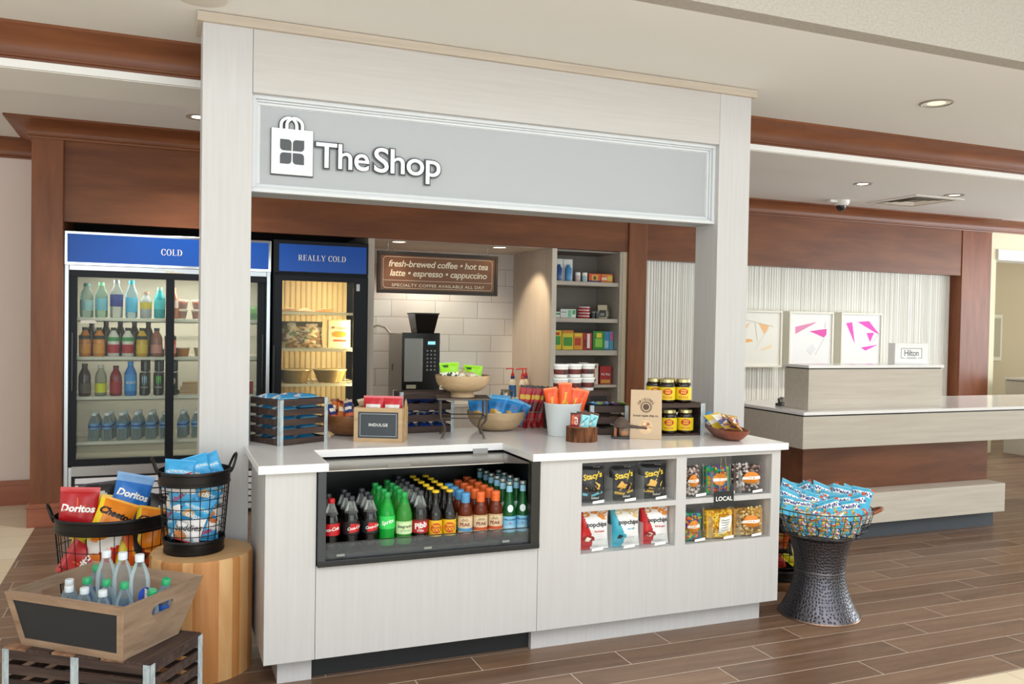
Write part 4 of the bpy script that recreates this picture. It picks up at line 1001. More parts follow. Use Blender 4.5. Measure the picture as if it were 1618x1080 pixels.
# dark crate with the pint tubs
t = thing('wooden_crate', 'low dark wooden crate under the white pint tubs behind the pail', 'crate', (1.985, 4.225, TOP))
part('crate_body', B().box(0, 0, 0, .33, .18, .214), [SLAT], t, bevel=.003)
part('crate_front', B().box(.004, -.006, .15, .326, -.0005, .21), [SLAT], t)
part('stencil', B().box(.2, -.0075, .165, .3, -.0062, .192), [M('#161311', .8)], t)
tub = None
for lev in range(2):
    for i in range(3):
        lab = f"white snack tub on the low dark crate, {['lower', 'upper'][lev]} one {['nearest the red meat sticks', 'in the middle', 'nearest the jars'][i]}"
        loc = (2.032+.091*i, 4.285+.02*i, TOP+.2145+.076*lev)
        if tub is None:
            tub = thing('snack_tub', lab, 'tub', loc, -.4, 'white tubs on the dark crate')
            part('tub_body', B().lathe([(.034, 0), (.037, .002), (.042, .064)], 28), [M('#e9e7e2', .4)], tub)
            part('lid', B().lathe([(.0435, .062), (.045, .064), (.045, .072), (.043, .0745), (.001, .0745)], 28), [M('#f5f5f2', .35)], tub)
            part('label_band', B().lathe([(.0385, .018), (.0415, .046)], 28, cap=False), [M('#6e2f2a', .5)], tub)
            b = B(); f = around(.0432, .034, .3); b.add([f(-.016, -.012), f(.016, -.012), f(.018, .012), f(-.014, .012)], [(0, 1, 2, 3)]); part('label_patch', b, [M('#2c2a2c', .5)], tub)
        else: dup(tub, lab, loc, -.4+.5*((lev+i) % 3))
# wooden mallet dispenser
MW = grain('#4a3c35', '#6e5d53', 'x', 25, 4, .6, .3)
t = thing('candy_dispenser', 'small dark wooden dispenser with a domed hopper, side handle and jar of sweets', 'dispenser', (2.195, 3.90, TOP), R(-25))
part('base', B().box(-.045, -.032, 0, .045, .032, .013), [M('#3a3634', .6)], t, bevel=.002)
part('post', B().box(-.033, -.012, .013, -.02, .012, .06), [M('#a4653a', .6)], t)
part('jar', B().lathe([(.02, .013), (.024, .018), (.024, .045), (.018, .056)], 20, c=(.016, 0, 0)), [clear('#f0e0c8', .15, .05)], t)
part('sweets', B().lathe([(.018, .016), (.0215, .02), (.0215, .04), (.001, .043)], 16, c=(.016, 0, 0)), [M('#d98a2e', .5)], t)
part('hopper', B().lathe([(.02, .056), (.042, .06), (.046, .07), (.036, .085), (.016, .108), (.008, .112)], 24, c=(.005, 0, 0)), [MW], t)
part('handle', B().tube([(.03, .0, .066), (.07, .0, .062), (.11, 0, .058), (.135, 0, .056)], [.009, .008, .008, .010], 10), [MW], t)
# kraft chip bag
t = thing('chip_bag', 'tall kraft paper chip bag with a round window reading original', 'bag of chips', (2.322, 3.862, TOP), R(-31))
w, h, d = .163, .252, .06
KR = M('#cbb193', .65, 0, .25)
b = B(); b.hexa([(-w/2, -d/2, 0), (w/2, -d/2, 0), (w/2, d/2, 0), (-w/2, d/2, 0)], [(-w/2+.002, -.004, h), (w/2-.003, -.004, h), (w/2-.003, .004, h), (-w/2+.002, .004, h)])
bo = part('paper_bag', b, [KR], t, bevel=.003)
tl = math.atan2(d/2-.004, h)
def bagf(x, z, e=.0008): return (x, -d/2+(d/2-.004)*z/h-e, z)
def ringat(b, cx, cz, r0, r1, e, n=26):
    for k in range(n):
        a, c = 2*PI*k/n, 2*PI*(k+1)/n
        b.add([bagf(cx+r0*math.cos(a), cz+r0*math.sin(a), e), bagf(cx+r1*math.cos(a), cz+r1*math.sin(a), e), bagf(cx+r1*math.cos(c), cz+r1*math.sin(c), e), bagf(cx+r0*math.cos(c), cz+r0*math.sin(c), e)], [(0, 1, 2, 3)])
b = B(); ringat(b, 0, .165, .022, .026, .001); ringat(b, 0, .165, .028, .03, .001); ringat(b, 0, .165, .0, .016, .001)
part('emblem', b, [M('#5a4636', .7)], bo)
b = B(); s = 'ORIGINAL'
for k, ch in enumerate(s):
    a = R(150-120*k/7); g = glyphs(ch, .017, .0004)
    put(b, g, lambda x, y, a=a: bagf(.042*math.cos(a)+x*math.sin(a)+y*math.cos(a), .162+.042*math.sin(a)-x*math.cos(a)+y*math.sin(a), .0012))
part('lettering', b, [M('#4a372a', .7)], bo)
b = B(); put(b, glyphs('broad ripple chip co.', .0155, .0003), lambda x, y: bagf(x, .12+y, .0012))
part('lettering', b, [M('#4a372a', .7)], bo)
b = B(); ringat(b, 0, .062, .0, .037, .0014)
wo = part('window', b, [M('#d9b58c', .3)], bo)
b = B(); rnd = random.Random(2)
for k in range(9):
    a = rnd.uniform(0, 6.28); q = rnd.uniform(.0, .024); cx, cz = q*math.cos(a), .062+q*math.sin(a)
    b.add([bagf(cx+.012*math.cos(2*PI*j/7+a)*rnd.uniform(.6, 1.1), cz+.009*math.sin(2*PI*j/7+a), .0016+.0001*k) for j in range(7)], [tuple(range(7))], k % 3)
part('chips', b, [M('#c98f5a', .5), M('#e3c49a', .5), M('#a8683f', .5)], wo)
# crate shelf with dark jars
t = thing('crate_shelf', 'dark wooden crate standing on its side as a shelf for the dark jars', 'crate', (2.43, 3.99, TOP), R(-6))
part('top_board', B().box(0, -.06, .148, .285, .1, .172), [SLAT], t, bevel=.002); part('bottom_board', B().box(0, -.06, 0, .285, .1, .01), [SLAT], t)
for x in (0, .273): part('side_board', B().box(x, -.02, .01, x+.012, .1, .148), [SLAT], t)
for z in (.02, .065, .11): part('back_slat', B().box(.012, .09, z, .273, .1, z+.03), [SLAT], t)
part('corner_strip', B().box(.262, -.063, 0, .288, -.0605, .172).box(.2855, -.0605, 0, .288, .0, .172), [GALV], t, 'galvanised metal corner strip')
jar = None
jp = [(.001, .002), (.039, 0), (.0435, .004), (.0445, .012), (.0445, .095), (.04, .108), (.034, .114)]
def add_jar(lab, x, y, z):
    global jar
    if jar is None:
        jar = thing('glass_jar', lab, 'jar', (x, y, z), -.5, 'dark jars with yellow labels')
        part('jar_body', B().lathe([(r, zz*.96) for r, zz in jp], 26), [M('#170d08', .06, 0, .6)], jar)
        part('lid', B().lathe([(.036, .107), (.038, .109), (.038, .124), (.036, .126), (.001, .126)], 26), [M('#cfc08a', .3, .8)], jar)
        bo = part('label_band', B().lathe([(.0449, .016), (.0449, .084)], 30, cap=False), [M('#e6cb1e', .5)], jar)
        disc_on(bo, .0449, .06, .027, .018, M('#c8361c', .5))
        part('lettering', put(put(B(), glyphs('TRIPLE', .011, .0003, res=2), around(.046, .067)), glyphs('XXX', .014, .0004, res=2), around(.046, .054)), [M('#f2d84a', .5)], bo)
        patch_on(bo, .0449, .03, [(-.026, -.007), (.026, -.007), (.026, .007), (-.026, .007)], M('#d9a01a', .5))
    else: dup(jar, lab, (x, y, z), -.5+random.uniform(-.1, .1))
add_jar('yellow-labelled jar inside the crate shelf, the one next to the kraft chip bag', 2.525, 3.965, TOP+.0105)
add_jar('yellow-labelled jar inside the crate shelf, the one at the metal corner', 2.622, 3.955, TOP+.0105)
add_jar('yellow-labelled jar on top of the crate shelf, front one nearer the kraft chip bag', 2.524, 3.985, TOP+.1725)
add_jar('yellow-labelled jar on top of the crate shelf, front one nearer the shop post', 2.618, 3.975, TOP+.1725)
add_jar('yellow-labelled jar on top of the crate shelf, rear one showing beside the chip bag', 2.487, 4.055, TOP+.1725)
add_jar('yellow-labelled jar on top of the crate shelf, rear one between the front two', 2.592, 4.06, TOP+.1725)
# boat-shaped tray
t = thing('wooden_tray', 'boat shaped reddish wooden tray of snack packets at the counter end', 'tray', (2.766, 3.785, TOP), R(-17))
TW = grain('#6e3420', '#a2583a', 'y', 16, 3, .35, .45)
def trayring(hx, hy, z, n=32): return [(hx*math.copysign(abs(math.cos(2*PI*k/n))**.55, math.cos(2*PI*k/n)), hy*math.copysign(abs(math.sin(2*PI*k/n))**.6, math.sin(2*PI*k/n)), z) for k in range(n)]
rings = [trayring(.04, .13, .0), trayring(.055, .16, .012), trayring(.075, .19, .036), trayring(.083, .205, .056), trayring(.078, .2, .057), trayring(.068, .183, .036), trayring(.048, .15, .016), trayring(.03, .12, .009)]
b = B(); n = 32; vs = sum(rings, []); fs = [(k*n+i, k*n+(i+1) % n, (k+1)*n+(i+1) % n, (k+1)*n+i) for k in range(7) for i in range(n)]+[tuple(range(n-1, -1, -1)), tuple(range(7*n, 8*n))]
b.add(vs, fs, 0, True); part('tray_body', b, [TW], t)
for k, (dx, dy, rz, c, c2, s) in enumerate(((-.01, .13, 1.2, '#3a8fc9', '#e8e2d8', 'blue and white snack packet at the far end of the reddish tray'), (-.02, .06, .9, '#e3c33a', '#f2efe8', 'yellow and white snack packet in the reddish tray'), (.0, -.005, 1.3, '#efece6', '#6a7ab8', 'white and lilac snack packet in the middle of the reddish tray'), (-.005, -.07, .7, '#c9a03a', '#6e4a86', 'gold and purple speckled packet near the front of the reddish tray'), (.02, -.12, 1.5, '#d9a85a', '#b0452e', 'gold and red speckled packet at the front end of the reddish tray'))):
    a = R(-17); x, y = 2.766+dx*math.cos(a)-dy*math.sin(a), 3.785+dx*math.sin(a)+dy*math.cos(a)
    flat_packet(s, 'snack packet', .095, .105, .022, [('all', c), ('rect', 0, .35, 1, .6, c2)]+([('speck', .3, .1, .9, c2), ('speck', .2, .1, .9, '#f2efe8')] if k > 2 else []), [], 'packets in the reddish tray', k, loc=(x-.01, y-.04, TOP+.045+.004*k), rot=(R(-50), R(10*(k-2)), rz-.9))
# ------------------------------------------------------------------ refrigerators
FY = 6.95
GLASS = clear('#f8fbfa', .008, .01, 1.4, .8)
BLUE = M('#1252b4', .3, 0, .3)
SILV = M('#c6c9cc', .3, .85)
BKF = M('#14161c', .42, 0, .22)
def wire_shelf(t, x0, x1, y0, y1, z, m):
    b = B(); b.box(x0, y0, z-.022, x1, y0+.006, z); b.box(x0, y1-.006, z-.008, x1, y1, z)
    for k in range(14):
        x = x0+(x1-x0)*k/13; b.box(x-.002, y0, z-.006, x+.002, y1, z-.001)
    for k in range(5): b.box(x0, y0+(y1-y0)*k/4-.002, z-.004, x1, y0+(y1-y0)*k/4+.002, z)
    return part('wire_shelf', b, [m], t)
def fridge(label, x0, x1, zt, wall, frame, sign_frame, sx0, sx1):
    t = thing('display_refrigerator', label, 'refrigerator', (0, 0, 0), 0, 'glass door refrigerators')
    d = .72; e = .03
    b = B(); b.box(x0, FY, .0, x0+e, FY+d, zt); b.box(x1-e, FY, 0, x1, FY+d, zt); b.box(x0+e, FY+d-.02, .1, x1-e, FY+d, zt); b.box(x0+e, FY, zt-.28, x1-e, FY+d-.02, zt); b.box(x0+e, FY+.0, .1, x1-e, FY+d-.02, .40)
    part('cabinet', b, [frame], t, bevel=.003)
    i = B(); xa, xb, ya, yb, za, zb = x0+e, x1-e, FY+.055, FY+d-.021, .401, zt-.281
    i.add([(xa, ya, za), (xb, ya, za), (xb, yb, za), (xa, yb, za), (xa, ya, zb), (xb, ya, zb), (xb, yb, zb), (xa, yb, zb)], [(0, 1, 2, 3), (7, 6, 5, 4), (3, 2, 6, 7), (0, 3, 7, 4), (2, 1, 5, 6)])
    part('liner', i, [wall], t)
    return t
WARM = M('#c9bfa8', .6)
ck = fridge('large two door drinks refrigerator under a blue COLD sign', -.652, .782, 2.105, M('#bdb8a8', .6), SILV, SILV, 0, 0)
b = B(); b.box(-.652, FY-.02, 1.86, .782, FY, 2.105); part('sign_box', b, [CHROME], ck, bevel=.004)
sp = part('sign_panel', B().box(-.632, FY-.024, 1.882, .762, FY-.019, 2.085), [BLUE], ck, 'glossy blue sign panel')
v, f = serif_text('COLD', .047); part('lettering', B().add([(a+.064, FY-.0255, c+1.98) for a, c, _ in v], f), [WHT], sp)
b = B(); put(b, glyphs('true', .034, .0004, .3), front(.05, FY-.003, 1.838)); b.box(-.06, FY-.003, 1.846, .02, FY-.0025, 1.849); b.box(.08, FY-.003, 1.828, .15, FY-.0025, 1.831)
part('maker_badge', b, [M('#c9b27a', .3, .8)], ck)
b = B(); b.box(-.622, FY-.004, 1.778, .752, FY+.03, 1.825); b.box(-.622, FY-.004, .41, .752, FY+.03, .455); b.box(-.622, FY-.004, .455, -.612, FY+.03, 1.778); b.box(.742, FY-.004, .455, .752, FY+.03, 1.778)
part('door_frame', b, [BKF], ck, bevel=.002)
for xa, xb, yo, hx in ((-.612, .085, .0, -.598), (.025, .742, .018, .728)):
    b = B(); fr = .042
    b.box(xa, FY+yo-.003, .455, xa+fr, FY+yo+.012, 1.778); b.box(xb-fr*1.3, FY+yo-.003, .455, xb, FY+yo+.012, 1.778)
    do = part('sliding_door', b, [BKF], ck)
    part('pane', B().box(xa+fr, FY+yo+.003, .455, xb-fr*1.3, FY+yo+.006, 1.778), [GLASS], do)
    part('handle', B().box(hx-.008, FY+yo-.012, .95, hx+.008, FY+yo-.0031, 1.38), [M('#0c0d0e', .3)], do, bevel=.003)
for z in (1.486, 1.198, .905, .573):
    wire_shelf(ck, -.62, .75, FY+.07, FY+.66, z, M('#dcd8c8', .5))
b = B(); b.box(-.6, FY-.008, .335, .76, FY, .405); part('kick_trim', b, [M('#a8a4a2', .35, .8)], ck)
for k in range(6):
    b = B(); z = .28-.05*k; b.hexa([(-.575, FY-.012, z), (.755, FY-.012, z), (.755, FY, z+.008), (-.575, FY, z+.008)], [(-.575, FY-.002, z+.04), (.755, FY-.002, z+.04), (.755, FY, z+.04), (-.575, FY, z+.04)])
    part('grille_slat', b, [M('#a09b98', .35, .8)], ck)
part('grille_back', B().box(-.6, FY-.0025, .0, .76, FY-.0005, .335), [M('#101112', .6)], ck)
part('door_sticker', B().add([(-.545, FY+.002, 1.445), (-.455, FY+.002, 1.443), (-.44, FY+.002, 1.455), (-.455, FY+.002, 1.467), (-.545, FY+.002, 1.464)], [(0, 1, 2, 3, 4)]), [M('#d9d5cc', .5)], ck)
area_light('interior_lamp', (.06, FY+.14, 1.8), (.06, FY+.4, .5), 1.2, .08, 15, (1, .93, .8), ck)

rk = fridge('single door freezer under a blue REALLY COLD sign', .80, 1.546, 2.12, M('#cdb98c', .5), BKF, BKF, 0, 0)
part('sign_box', B().box(.80, FY-.02, 1.86, 1.546, FY, 2.12), [BKF], rk, bevel=.004)
sp = part('sign_panel', B().box(.842, FY-.024, 1.875, 1.528, FY-.019, 2.088), [BLUE], rk, 'glossy blue sign panel')
v, f = serif_text('REALLY COLD', .045); part('lettering', B().add([(a+1.176, FY-.0255, c+1.985) for a, c, _ in v], f), [WHT], sp)
b = B(); b.box(.806, FY-.03, .4, .868, FY, 1.845); b.box(1.428, FY-.03, .4, 1.544, FY, 1.845); b.box(.868, FY-.03, 1.802, 1.428, FY, 1.845); b.box(.868, FY-.03, .4, 1.428, FY, .47)
do = part('swing_door', b, [BKF], rk, bevel=.003)
part('pane', B().box(.868, FY-.018, .47, 1.428, FY-.014, 1.802), [GLASS], do)
part('handle', B().box(.80, FY-.05, .86, .815, FY-.0305, 1.3), [M('#0c0d0e', .3)], do, bevel=.004)
part('door_badge', B().box(1.448, FY-.0325, 1.735, 1.475, FY-.0301, 1.79), [M('#c9cbd0', .4)], do)
for k in range(15):
    x = .845+k*.045; part('liner_rib', B().box(x, FY+.69, .42, x+.012, FY+.698, 1.83), [M('#b79f6c', .5)], rk)
for z in (1.56, 1.268, .986): wire_shelf(rk, .835, 1.51, FY+.06, FY+.66, z, M('#efe3c0', .5))
area_light('interior_lamp', (1.49, FY+.06, 1.2), (1.1, FY+.4, 1.15), .06, 1.2, 14, (1, .76, .42), rk)
area_light('interior_lamp', (1.15, FY+.1, 1.8), (1.15, FY+.4, .5), .5, .06, 5, (1, .8, .5), rk)

# ------------------------------------------------------------------ what stands in the refrigerators
def fbottle(label, x, z, r, h, c, capc, bandc=None, band=(.15, .6), kind='bottle', liq=None, group=None, y=FY+.12, text=None, neck=.45, name='drink_bottle'):
    t = thing(name, label, 'bottle' if kind != 'can' else 'can', (x*.93-.022 if x < .12 else x, y, z), .0, group)
    m = M(c, .15, 0, .6) if not c.startswith('~') else clear(c[1:], .10, .06)
    if kind == 'can':
        part('body', B().lathe([(r*.8, 0), (r, .006), (r, h-.012), (r*.86, h-.002)], 18), [m], t)
        part('lid', B().lathe([(r*.86, h-.003), (r*.8, h), (r*.78, h-.004), (.001, h-.004)], 18), [M('#c9c9c9', .3, .9)], t)
    else:
        part('body', B().lathe([(.001, .003), (r*.85, 0), (r, .008), (r, h*.62), (r*.85, h*.72), (r*neck, h*.86), (r*neck*.92, h*.93)], 18), [m], t)
        part('cap', B().lathe([(r*neck*1.06, h*.9), (r*neck*1.06, h)], 14), [M(capc, .4)], t)
    if bandc:
        bo = part('label_band', B().lathe([(r+.0006, h*band[0]), (r+.0006, h*band[1])], 18, cap=False), [M(bandc, .5)], t)
        if text: part('lettering', put(B(), glyphs(text, r*.62, .0003, res=2), around(r+.0014, h*(band[0]+band[1])/2, .1)), [WHT], bo)
    return t
g1 = 'drinks on the top refrigerator shelf'
for a in (
    ('large clear water bottle by the cherry column on the top shelf', -.53, 1.487, .045, .25, '~#cfe0dc', '#3f6f6a', '#8fb7b8', (.2, .5)),
    ('tall clear water bottle with green cap on the top shelf', -.425, 1.487, .043, .26, '~#cfe6dc', '#7fc79a', '#6fb0c0', (.2, .55)),
    ('wide clear bottle with dark blue label on the top shelf', -.315, 1.487, .044, .28, '~#e0e6e6', '#8a8f98', '#22307e', (.3, .62)),
    ('clear bottle with turquoise cap and light blue label on the top shelf', -.205, 1.487, .042, .28, '~#d3e6ee', '#2fa3c0', '#4aa9cf', (.15, .55)),
    ('silver can-shaped bottle with yellow mark on the top shelf', -.098, 1.487, .041, .2, '#a9adae', '#c79a86', '#cdb53a', (.35, .6)),
    ('turquoise drink bottle on the top shelf', .005, 1.487, .04, .235, '#1f9fa8', '#8fc7b8', '#35b7bf', (.3, .6)),
    ('copper brown drink bottle at the end of the top shelf', .108, 1.487, .04, .235, '#a5654a', '#c9805a', '#b9a59a', (.35, .6))):
    l = a[0].replace('on the top', 'on the top refrigerator').replace('of the top', 'of the top refrigerator')
    fbottle(l, a[1], a[2], a[3], a[4], a[5], a[6], a[7], a[8], group=g1)
g2 = 'drinks on the second refrigerator shelf'
for n, x, c, cap, bc in (('orange juice bottle with dark cap, nearest the cherry column', -.54, '#c8782a', '#23261f', '#d98a2a'), ('orange juice bottle with green cap, second from the cherry column', -.44, '#d9852a', '#3a3f22', '#e09a3a'), ('red and white juice bottle with green shoulder, third along', -.335, '#e2dcd4', '#1d1f1a', '#b3202c'),
                         ('red and white juice bottle with green shoulder, fourth along', -.23, '#e2dcd4', '#1d1f1a', '#b3202c'), ('yellow lemonade bottle with dark cap, fifth along', -.125, '#d3a82a', '#1d1f1a', '#e0bd3a'), ('pink brown bottle with dark blue cap, sixth along', -.015, '#8f5a4a', '#1c2430', '#c98a80'), ('red capped pink juice bottle at the end', .088, '#d05a45', '#d43a2a', '#d98f80')):
    t = fbottle(n+' of the second refrigerator shelf', x, 1.199, .041, .215, c, cap, bc, (.12, .42), group=g2)
    if 'shoulder' in n: part('shoulder_band', B().lathe([(.0418, .115), (.0418, .145)], 18, cap=False), [M('#3f9a55', .5)], t)
    elif 'juice' in n or 'lemon' in n: part('shoulder_band', B().lathe([(.0418, .128), (.0418, .155)], 18, cap=False), [M('#20241c', .5)], t)
for k in range(5): fbottle(f"dark bottle in the rear row of the second refrigerator shelf, {ORD[k] if k else 'first'} from the cherry column", -.5+.105*k, 1.199, .038, .26, '#1c140f', '#15100d', y=FY+.22, group='rear bottles on the second shelf')
g3 = 'drinks on the third refrigerator shelf'
fbottle('dark maroon bottle at the cherry column of the third refrigerator shelf', -.54, .906, .042, .24, '#3a1a1e', '#201214', '#5a5048', (.1, .4), group=g3)
fbottle('clear bottle with bright yellow label on the third refrigerator shelf', -.425, .906, .04, .23, '~#d9dccf', '#c9c9c4', '#d9d92a', (.12, .42), group=g3)
fbottle('dark red drink bottle on the third refrigerator shelf', -.315, .906, .042, .225, '#8a121c', '#5a0d12', '#a3161f', (.1, .5), group=g3)
fbottle('bright blue bottle with blue cap on the third refrigerator shelf', -.208, .906, .043, .255, '#2a7fd0', '#2a8fe0', '#3f97e0', (.15, .62), group=g3, text='BODY')
for k, (x, n, gc) in enumerate(((-.105, 'black can with pale blue claw mark', '#9fc4dc'), (.0, 'black can with green claw mark', '#5fd02a'), (.108, 'black can with grey emblem', '#b9b2a3'))):
    for j in range(3):
        t = fbottle(f"{n}, {['front', 'second', 'third'][j]} of its file on the third refrigerator shelf", x+.004*j, .906, .035, .175, '#101214', '#222', None, kind='can', group='black cans on the third shelf', y=FY+.115+.075*j, name='drink_can')
        if j == 1: dup(t, n+', topmost one stacked at the back of its file', (t.location.x+.002, t.location.y+.03, .906+.176))
        if j == 0:
            f = around(.0358, .115)
            if k < 2:
                b = B()
                for q in (-.014, 0, .014): b.add([f(q-.004, .028), f(q+.005, .03), f(q+.003, -.02-.01*(q == 0)), f(q-.001, -.028)], [(0, 1, 2, 3)])
                part('claw_mark', b, [M(gc, .5)], t)
                part('lettering', put(B(), glyphs('MONSTER', .012, .0003, res=2), around(.0358, .062)), [M('#b9b2a3', .5)], t)
            else: disc_on(t, .0353, .11, .022, .026, M(gc, .5))
wb = None
for j in range(3):
    for i in range(6):
        lab = f"small clear water bottle with blue label on the bottom refrigerator shelf behind the first door, {['front', 'middle', 'rear'][j]} row, {['first', 'second', 'third', 'fourth', 'fifth', 'sixth'][i]} from the cherry column"
        lab = f"small water bottle on the bottom refrigerator shelf, first door, {['front', 'middle', 'rear'][j]} row, {['first', 'second', 'third', 'fourth', 'fifth', 'sixth'][i]} along"
        x = -.475+.1*i+.012*j; y = FY+.125+.085*j
        if wb is None: wb = fbottle(lab, x, .574, .036, .205, '~#dfe8ea', '#e9eef0', '#6fa9d6', (.42, .62), group='water bottles on the bottom shelf', y=y); part('label_mark', B().lathe([(.0372, .098), (.0372, .112)], 18, cap=False), [M('#274a9a', .5)], wb)
        else: dup(wb, lab, (x, y, .574), random.uniform(-.4, .4))
for j in range(3):
    for i in range(2): dup(wb, f"small water bottle, bottom refrigerator shelf, second door, {['front', 'middle', 'rear'][j]} row, {['nearer the door post', 'farther from the door post'][i]}", (.15+.1*i+.012*j, FY+.14+.085*j, .574), random.uniform(-.4, .4))
# fruit cups, tubs and sandwiches behind the second door
fc = None
for k, (x, y, z, s) in enumerate(((.135, 0, 0, 'lower one nearer the door post'), (.255, 0, 0, 'lower one farther from the door post'), (.14, .0, .075, 'upper one nearer the door post'), (.258, 0, .075, 'upper one farther from the door post'))):
    lab = 'cup of red fruit on the top refrigerator shelf, '+s
    if fc is None:
        fc = thing('fruit_cup', lab, 'cup', (x, FY+.15, 1.487+z), 0, 'fruit cups'); part('cup', B().lathe([(.035, 0), (.046, .06), (.048, .062)], 20), [clear('#f0e6e0', .2, .06)], fc)
        part('fruit', B().lathe([(.03, .004), (.042, .052), (.02, .058), (.001, .06)], 14), [grain('#a8281e', '#d98a5a', 'x', 60, 60, .4, .4)], fc)
        part('lid', B().lathe([(.049, .061), (.048, .07), (.03, .073), (.001, .073)], 20), [clear('#f4f0ea', .25, .06)], fc)
    else: dup(fc, lab, (x, FY+.15, 1.487+z))
for k in range(2):
    t = thing('food_tub', f"small amber dip tub on the second refrigerator shelf, {['nearer the door post', 'farther from the door post'][k]}", 'tub', (.15+.13*k, FY+.15, 1.199), 0, 'amber dip tubs')
    part('tub_body', B().lathe([(.04, 0), (.05, .06)], 20), [M('#a8703a' if k == 0 else '#b59a6a', .4)], t); part('lid', B().lathe([(.052, .06), (.052, .068)], 20), [clear('#efe6d6', .3, .08)], t)
t = thing('tall_carton', 'tall white carton on the second refrigerator shelf behind the post edge', 'carton', (.36, FY+.14, 1.199)); part('carton_body', B().box(-.04, -.03, 0, .04, .03, .19), [M('#e9e8dc', .5)], t, bevel=.003); part('cap', B().lathe([(.014, .19), (.014, .205)], 14), [M('#d9d9c8', .5)], t)
for k in range(3):
    t = thing('sandwich_pack', f"wrapped sandwich on the third refrigerator shelf behind the second door, {['lowest', 'leaning middle one', 'topmost'][k]}", 'sandwich', (.2+.02*k, FY+.2, .906+.032*k), .2-.2*k, 'wrapped sandwiches')
    part('bread', B().box(-.085, -.05, .001, .085, .05, .012).box(-.085, -.05, .02, .085, .05, .031), [M('#cdb48a', .8)], t, bevel=.004); part('filling', B().box(-.08, -.049, .012, .08, .049, .02), [M('#c98f6a', .7)], t)
t = thing('red_box', 'small red carton low in the refrigerator beside its far door handle', 'carton', (.62, FY+.15, .906)); part('carton_body', B().box(-.05, -.04, 0, .05, .04, .1), [M('#9a2a20', .5)], t, bevel=.003); part('carton_top', B().box(-.048, -.038, .1, .048, .038, .104), [M('#d9cfc0', .5)], t)
t = thing('salad_pack', 'leafy green salad box on the top refrigerator shelf by the far door handle', 'salad', (.64, FY+.16, 1.487)); part('box', B().box(-.08, -.06, 0, .08, .06, .11), [clear('#dfeedd', .2, .08)], t); part('leaves', B().lathe([(.05, .004), (.065, .05), (.04, .09), (.001, .1)], 9), [grain('#2f6a24', '#7fb84a', 'x', 60, 60, .6, .3)], t)
# freezer contents
FZ = 'frozen food in the freezer'
for k, (x, c) in enumerate(((.95, '#6a5040'), (1.08, '#8a7a6a'), (1.24, '#b5562a'))):
    t = thing('frozen_packet', f"flat frozen packet on the top freezer shelf, {['nearest the door handle', 'middle one', 'orange one'][k]}", 'packet', (x, FY+.2, 1.561), 0, FZ)
    part('wrapper', B().grid(lambda u, v: ((u-.5)*.14, (v-.5)*.2, .006+.022*math.sin(PI*u)*math.sin(PI*v)), 8, 8).grid(lambda u, v: ((.5-u)*.14, (v-.5)*.2, .001), 2, 2), [M(c, .4)], t)
    part('print_band', B().grid(lambda u, v: ((u-.5)*.1, (v-.5)*.06, .009+.022*math.cos(PI*(u-.5)*.7)*math.cos(PI*(v-.5)*.3)), 6, 4), [M('#d9cdb8', .5)], t)
t = newbag('frozen_bag', 'big frozen food bag with a printed pasta picture on the middle freezer shelf', 'frozen food', FZ); pouch(t, .36, .215, .08, [('all', '#8a6a4a'), ('speck', .3, 0, .75, '#c9b08a'), ('speck', .25, 0, .75, '#d9cdb0'), ('speck', .12, 0, .8, '#6f7a4a'), ('speck', .2, 0, .6, '#a3764a'), ('rect', 0, .8, 1, 1, '#4a4a3a'), ('ell', .3, .86, .1, .1, '#cfc6b0'), ('ell', .75, .85, .15, .08, '#b9a58a')], [], nu=26, nv=22, seed=2); lay(t, (1.04, FY+.16, 1.269), (R(-5), 0, 0))
t = thing('frozen_box', 'upright frozen pot pie box on the middle freezer shelf', 'box', (1.345, FY+.15, 1.269), R(-6), FZ)
part('box_body', B().box(-.09, -.03, 0, .09, .03, .232), [M('#e6c88a', .5)], t, bevel=.002)
part('box_print', B().box(-.084, -.0312, .006, .084, -.0301, .226).box(-.089, -.0311, .2, .089, -.0302, .23, 1), [M('#efdcb0', .5), M('#e0962f', .5)], t)
part('pie_picture', B().add([(.06*math.cos(2*PI*k/18), -.032, .115+.026*math.sin(2*PI*k/18)) for k in range(18)], [tuple(range(18))]), [M('#d98a22', .5)], t)
part('red_strip', B().box(-.045, -.0322, .055, .06, -.0313, .07), [M('#c4481f', .5)], t)
part('lettering', put(B(), glyphs('PF Classic', .03, .0004), front(0, -.0322, .165)), [M('#8a4a1a', .5)], t)
for k, x in enumerate((1.0, 1.285)):
    t = thing('foil_bowl', f"round ribbed {'dark' if k == 0 else 'bright'} serving bowl with clear lid on the lower freezer shelf", 'bowl', (x, FY+.2, .987), 0, FZ)
    part('bowl_body', B().lathe([(.085, 0), (.095, .005), (.12, .07), (.135, .1), (.132, .1), (.116, .07), (.088, .012), (.001, .01)], 36), [clear('#c9a868', .45, .1)], t)
    part('rim', B().lathe([(.132, .1), (.14, .102), (.14, .108), (.13, .11), (.001, .112)], 36), [M('#d9c79a', .25, .5)], t)
    part('food', B().lathe([(.08, .012), (.112, .085), (.001, .09)], 24), [M('#5a3c1c' if k == 0 else '#8f6a3a', .7)], t)
t = thing('frozen_carton', 'flat brown carton low in the freezer behind the light blue packets', 'box', (1.02, FY+.2, .72), 0, FZ); part('box_body', B().box(-.12, -.09, 0, .12, .09, .15), [M('#a5773f', .6)], t, bevel=.003); part('box_lid', B().box(-.122, -.092, .15, .122, .092, .158), [M('#b98a4f', .6)], t)
wire_shelf(rk, .835, 1.51, FY+.06, FY+.66, .719, M('#efe3c0', .5))

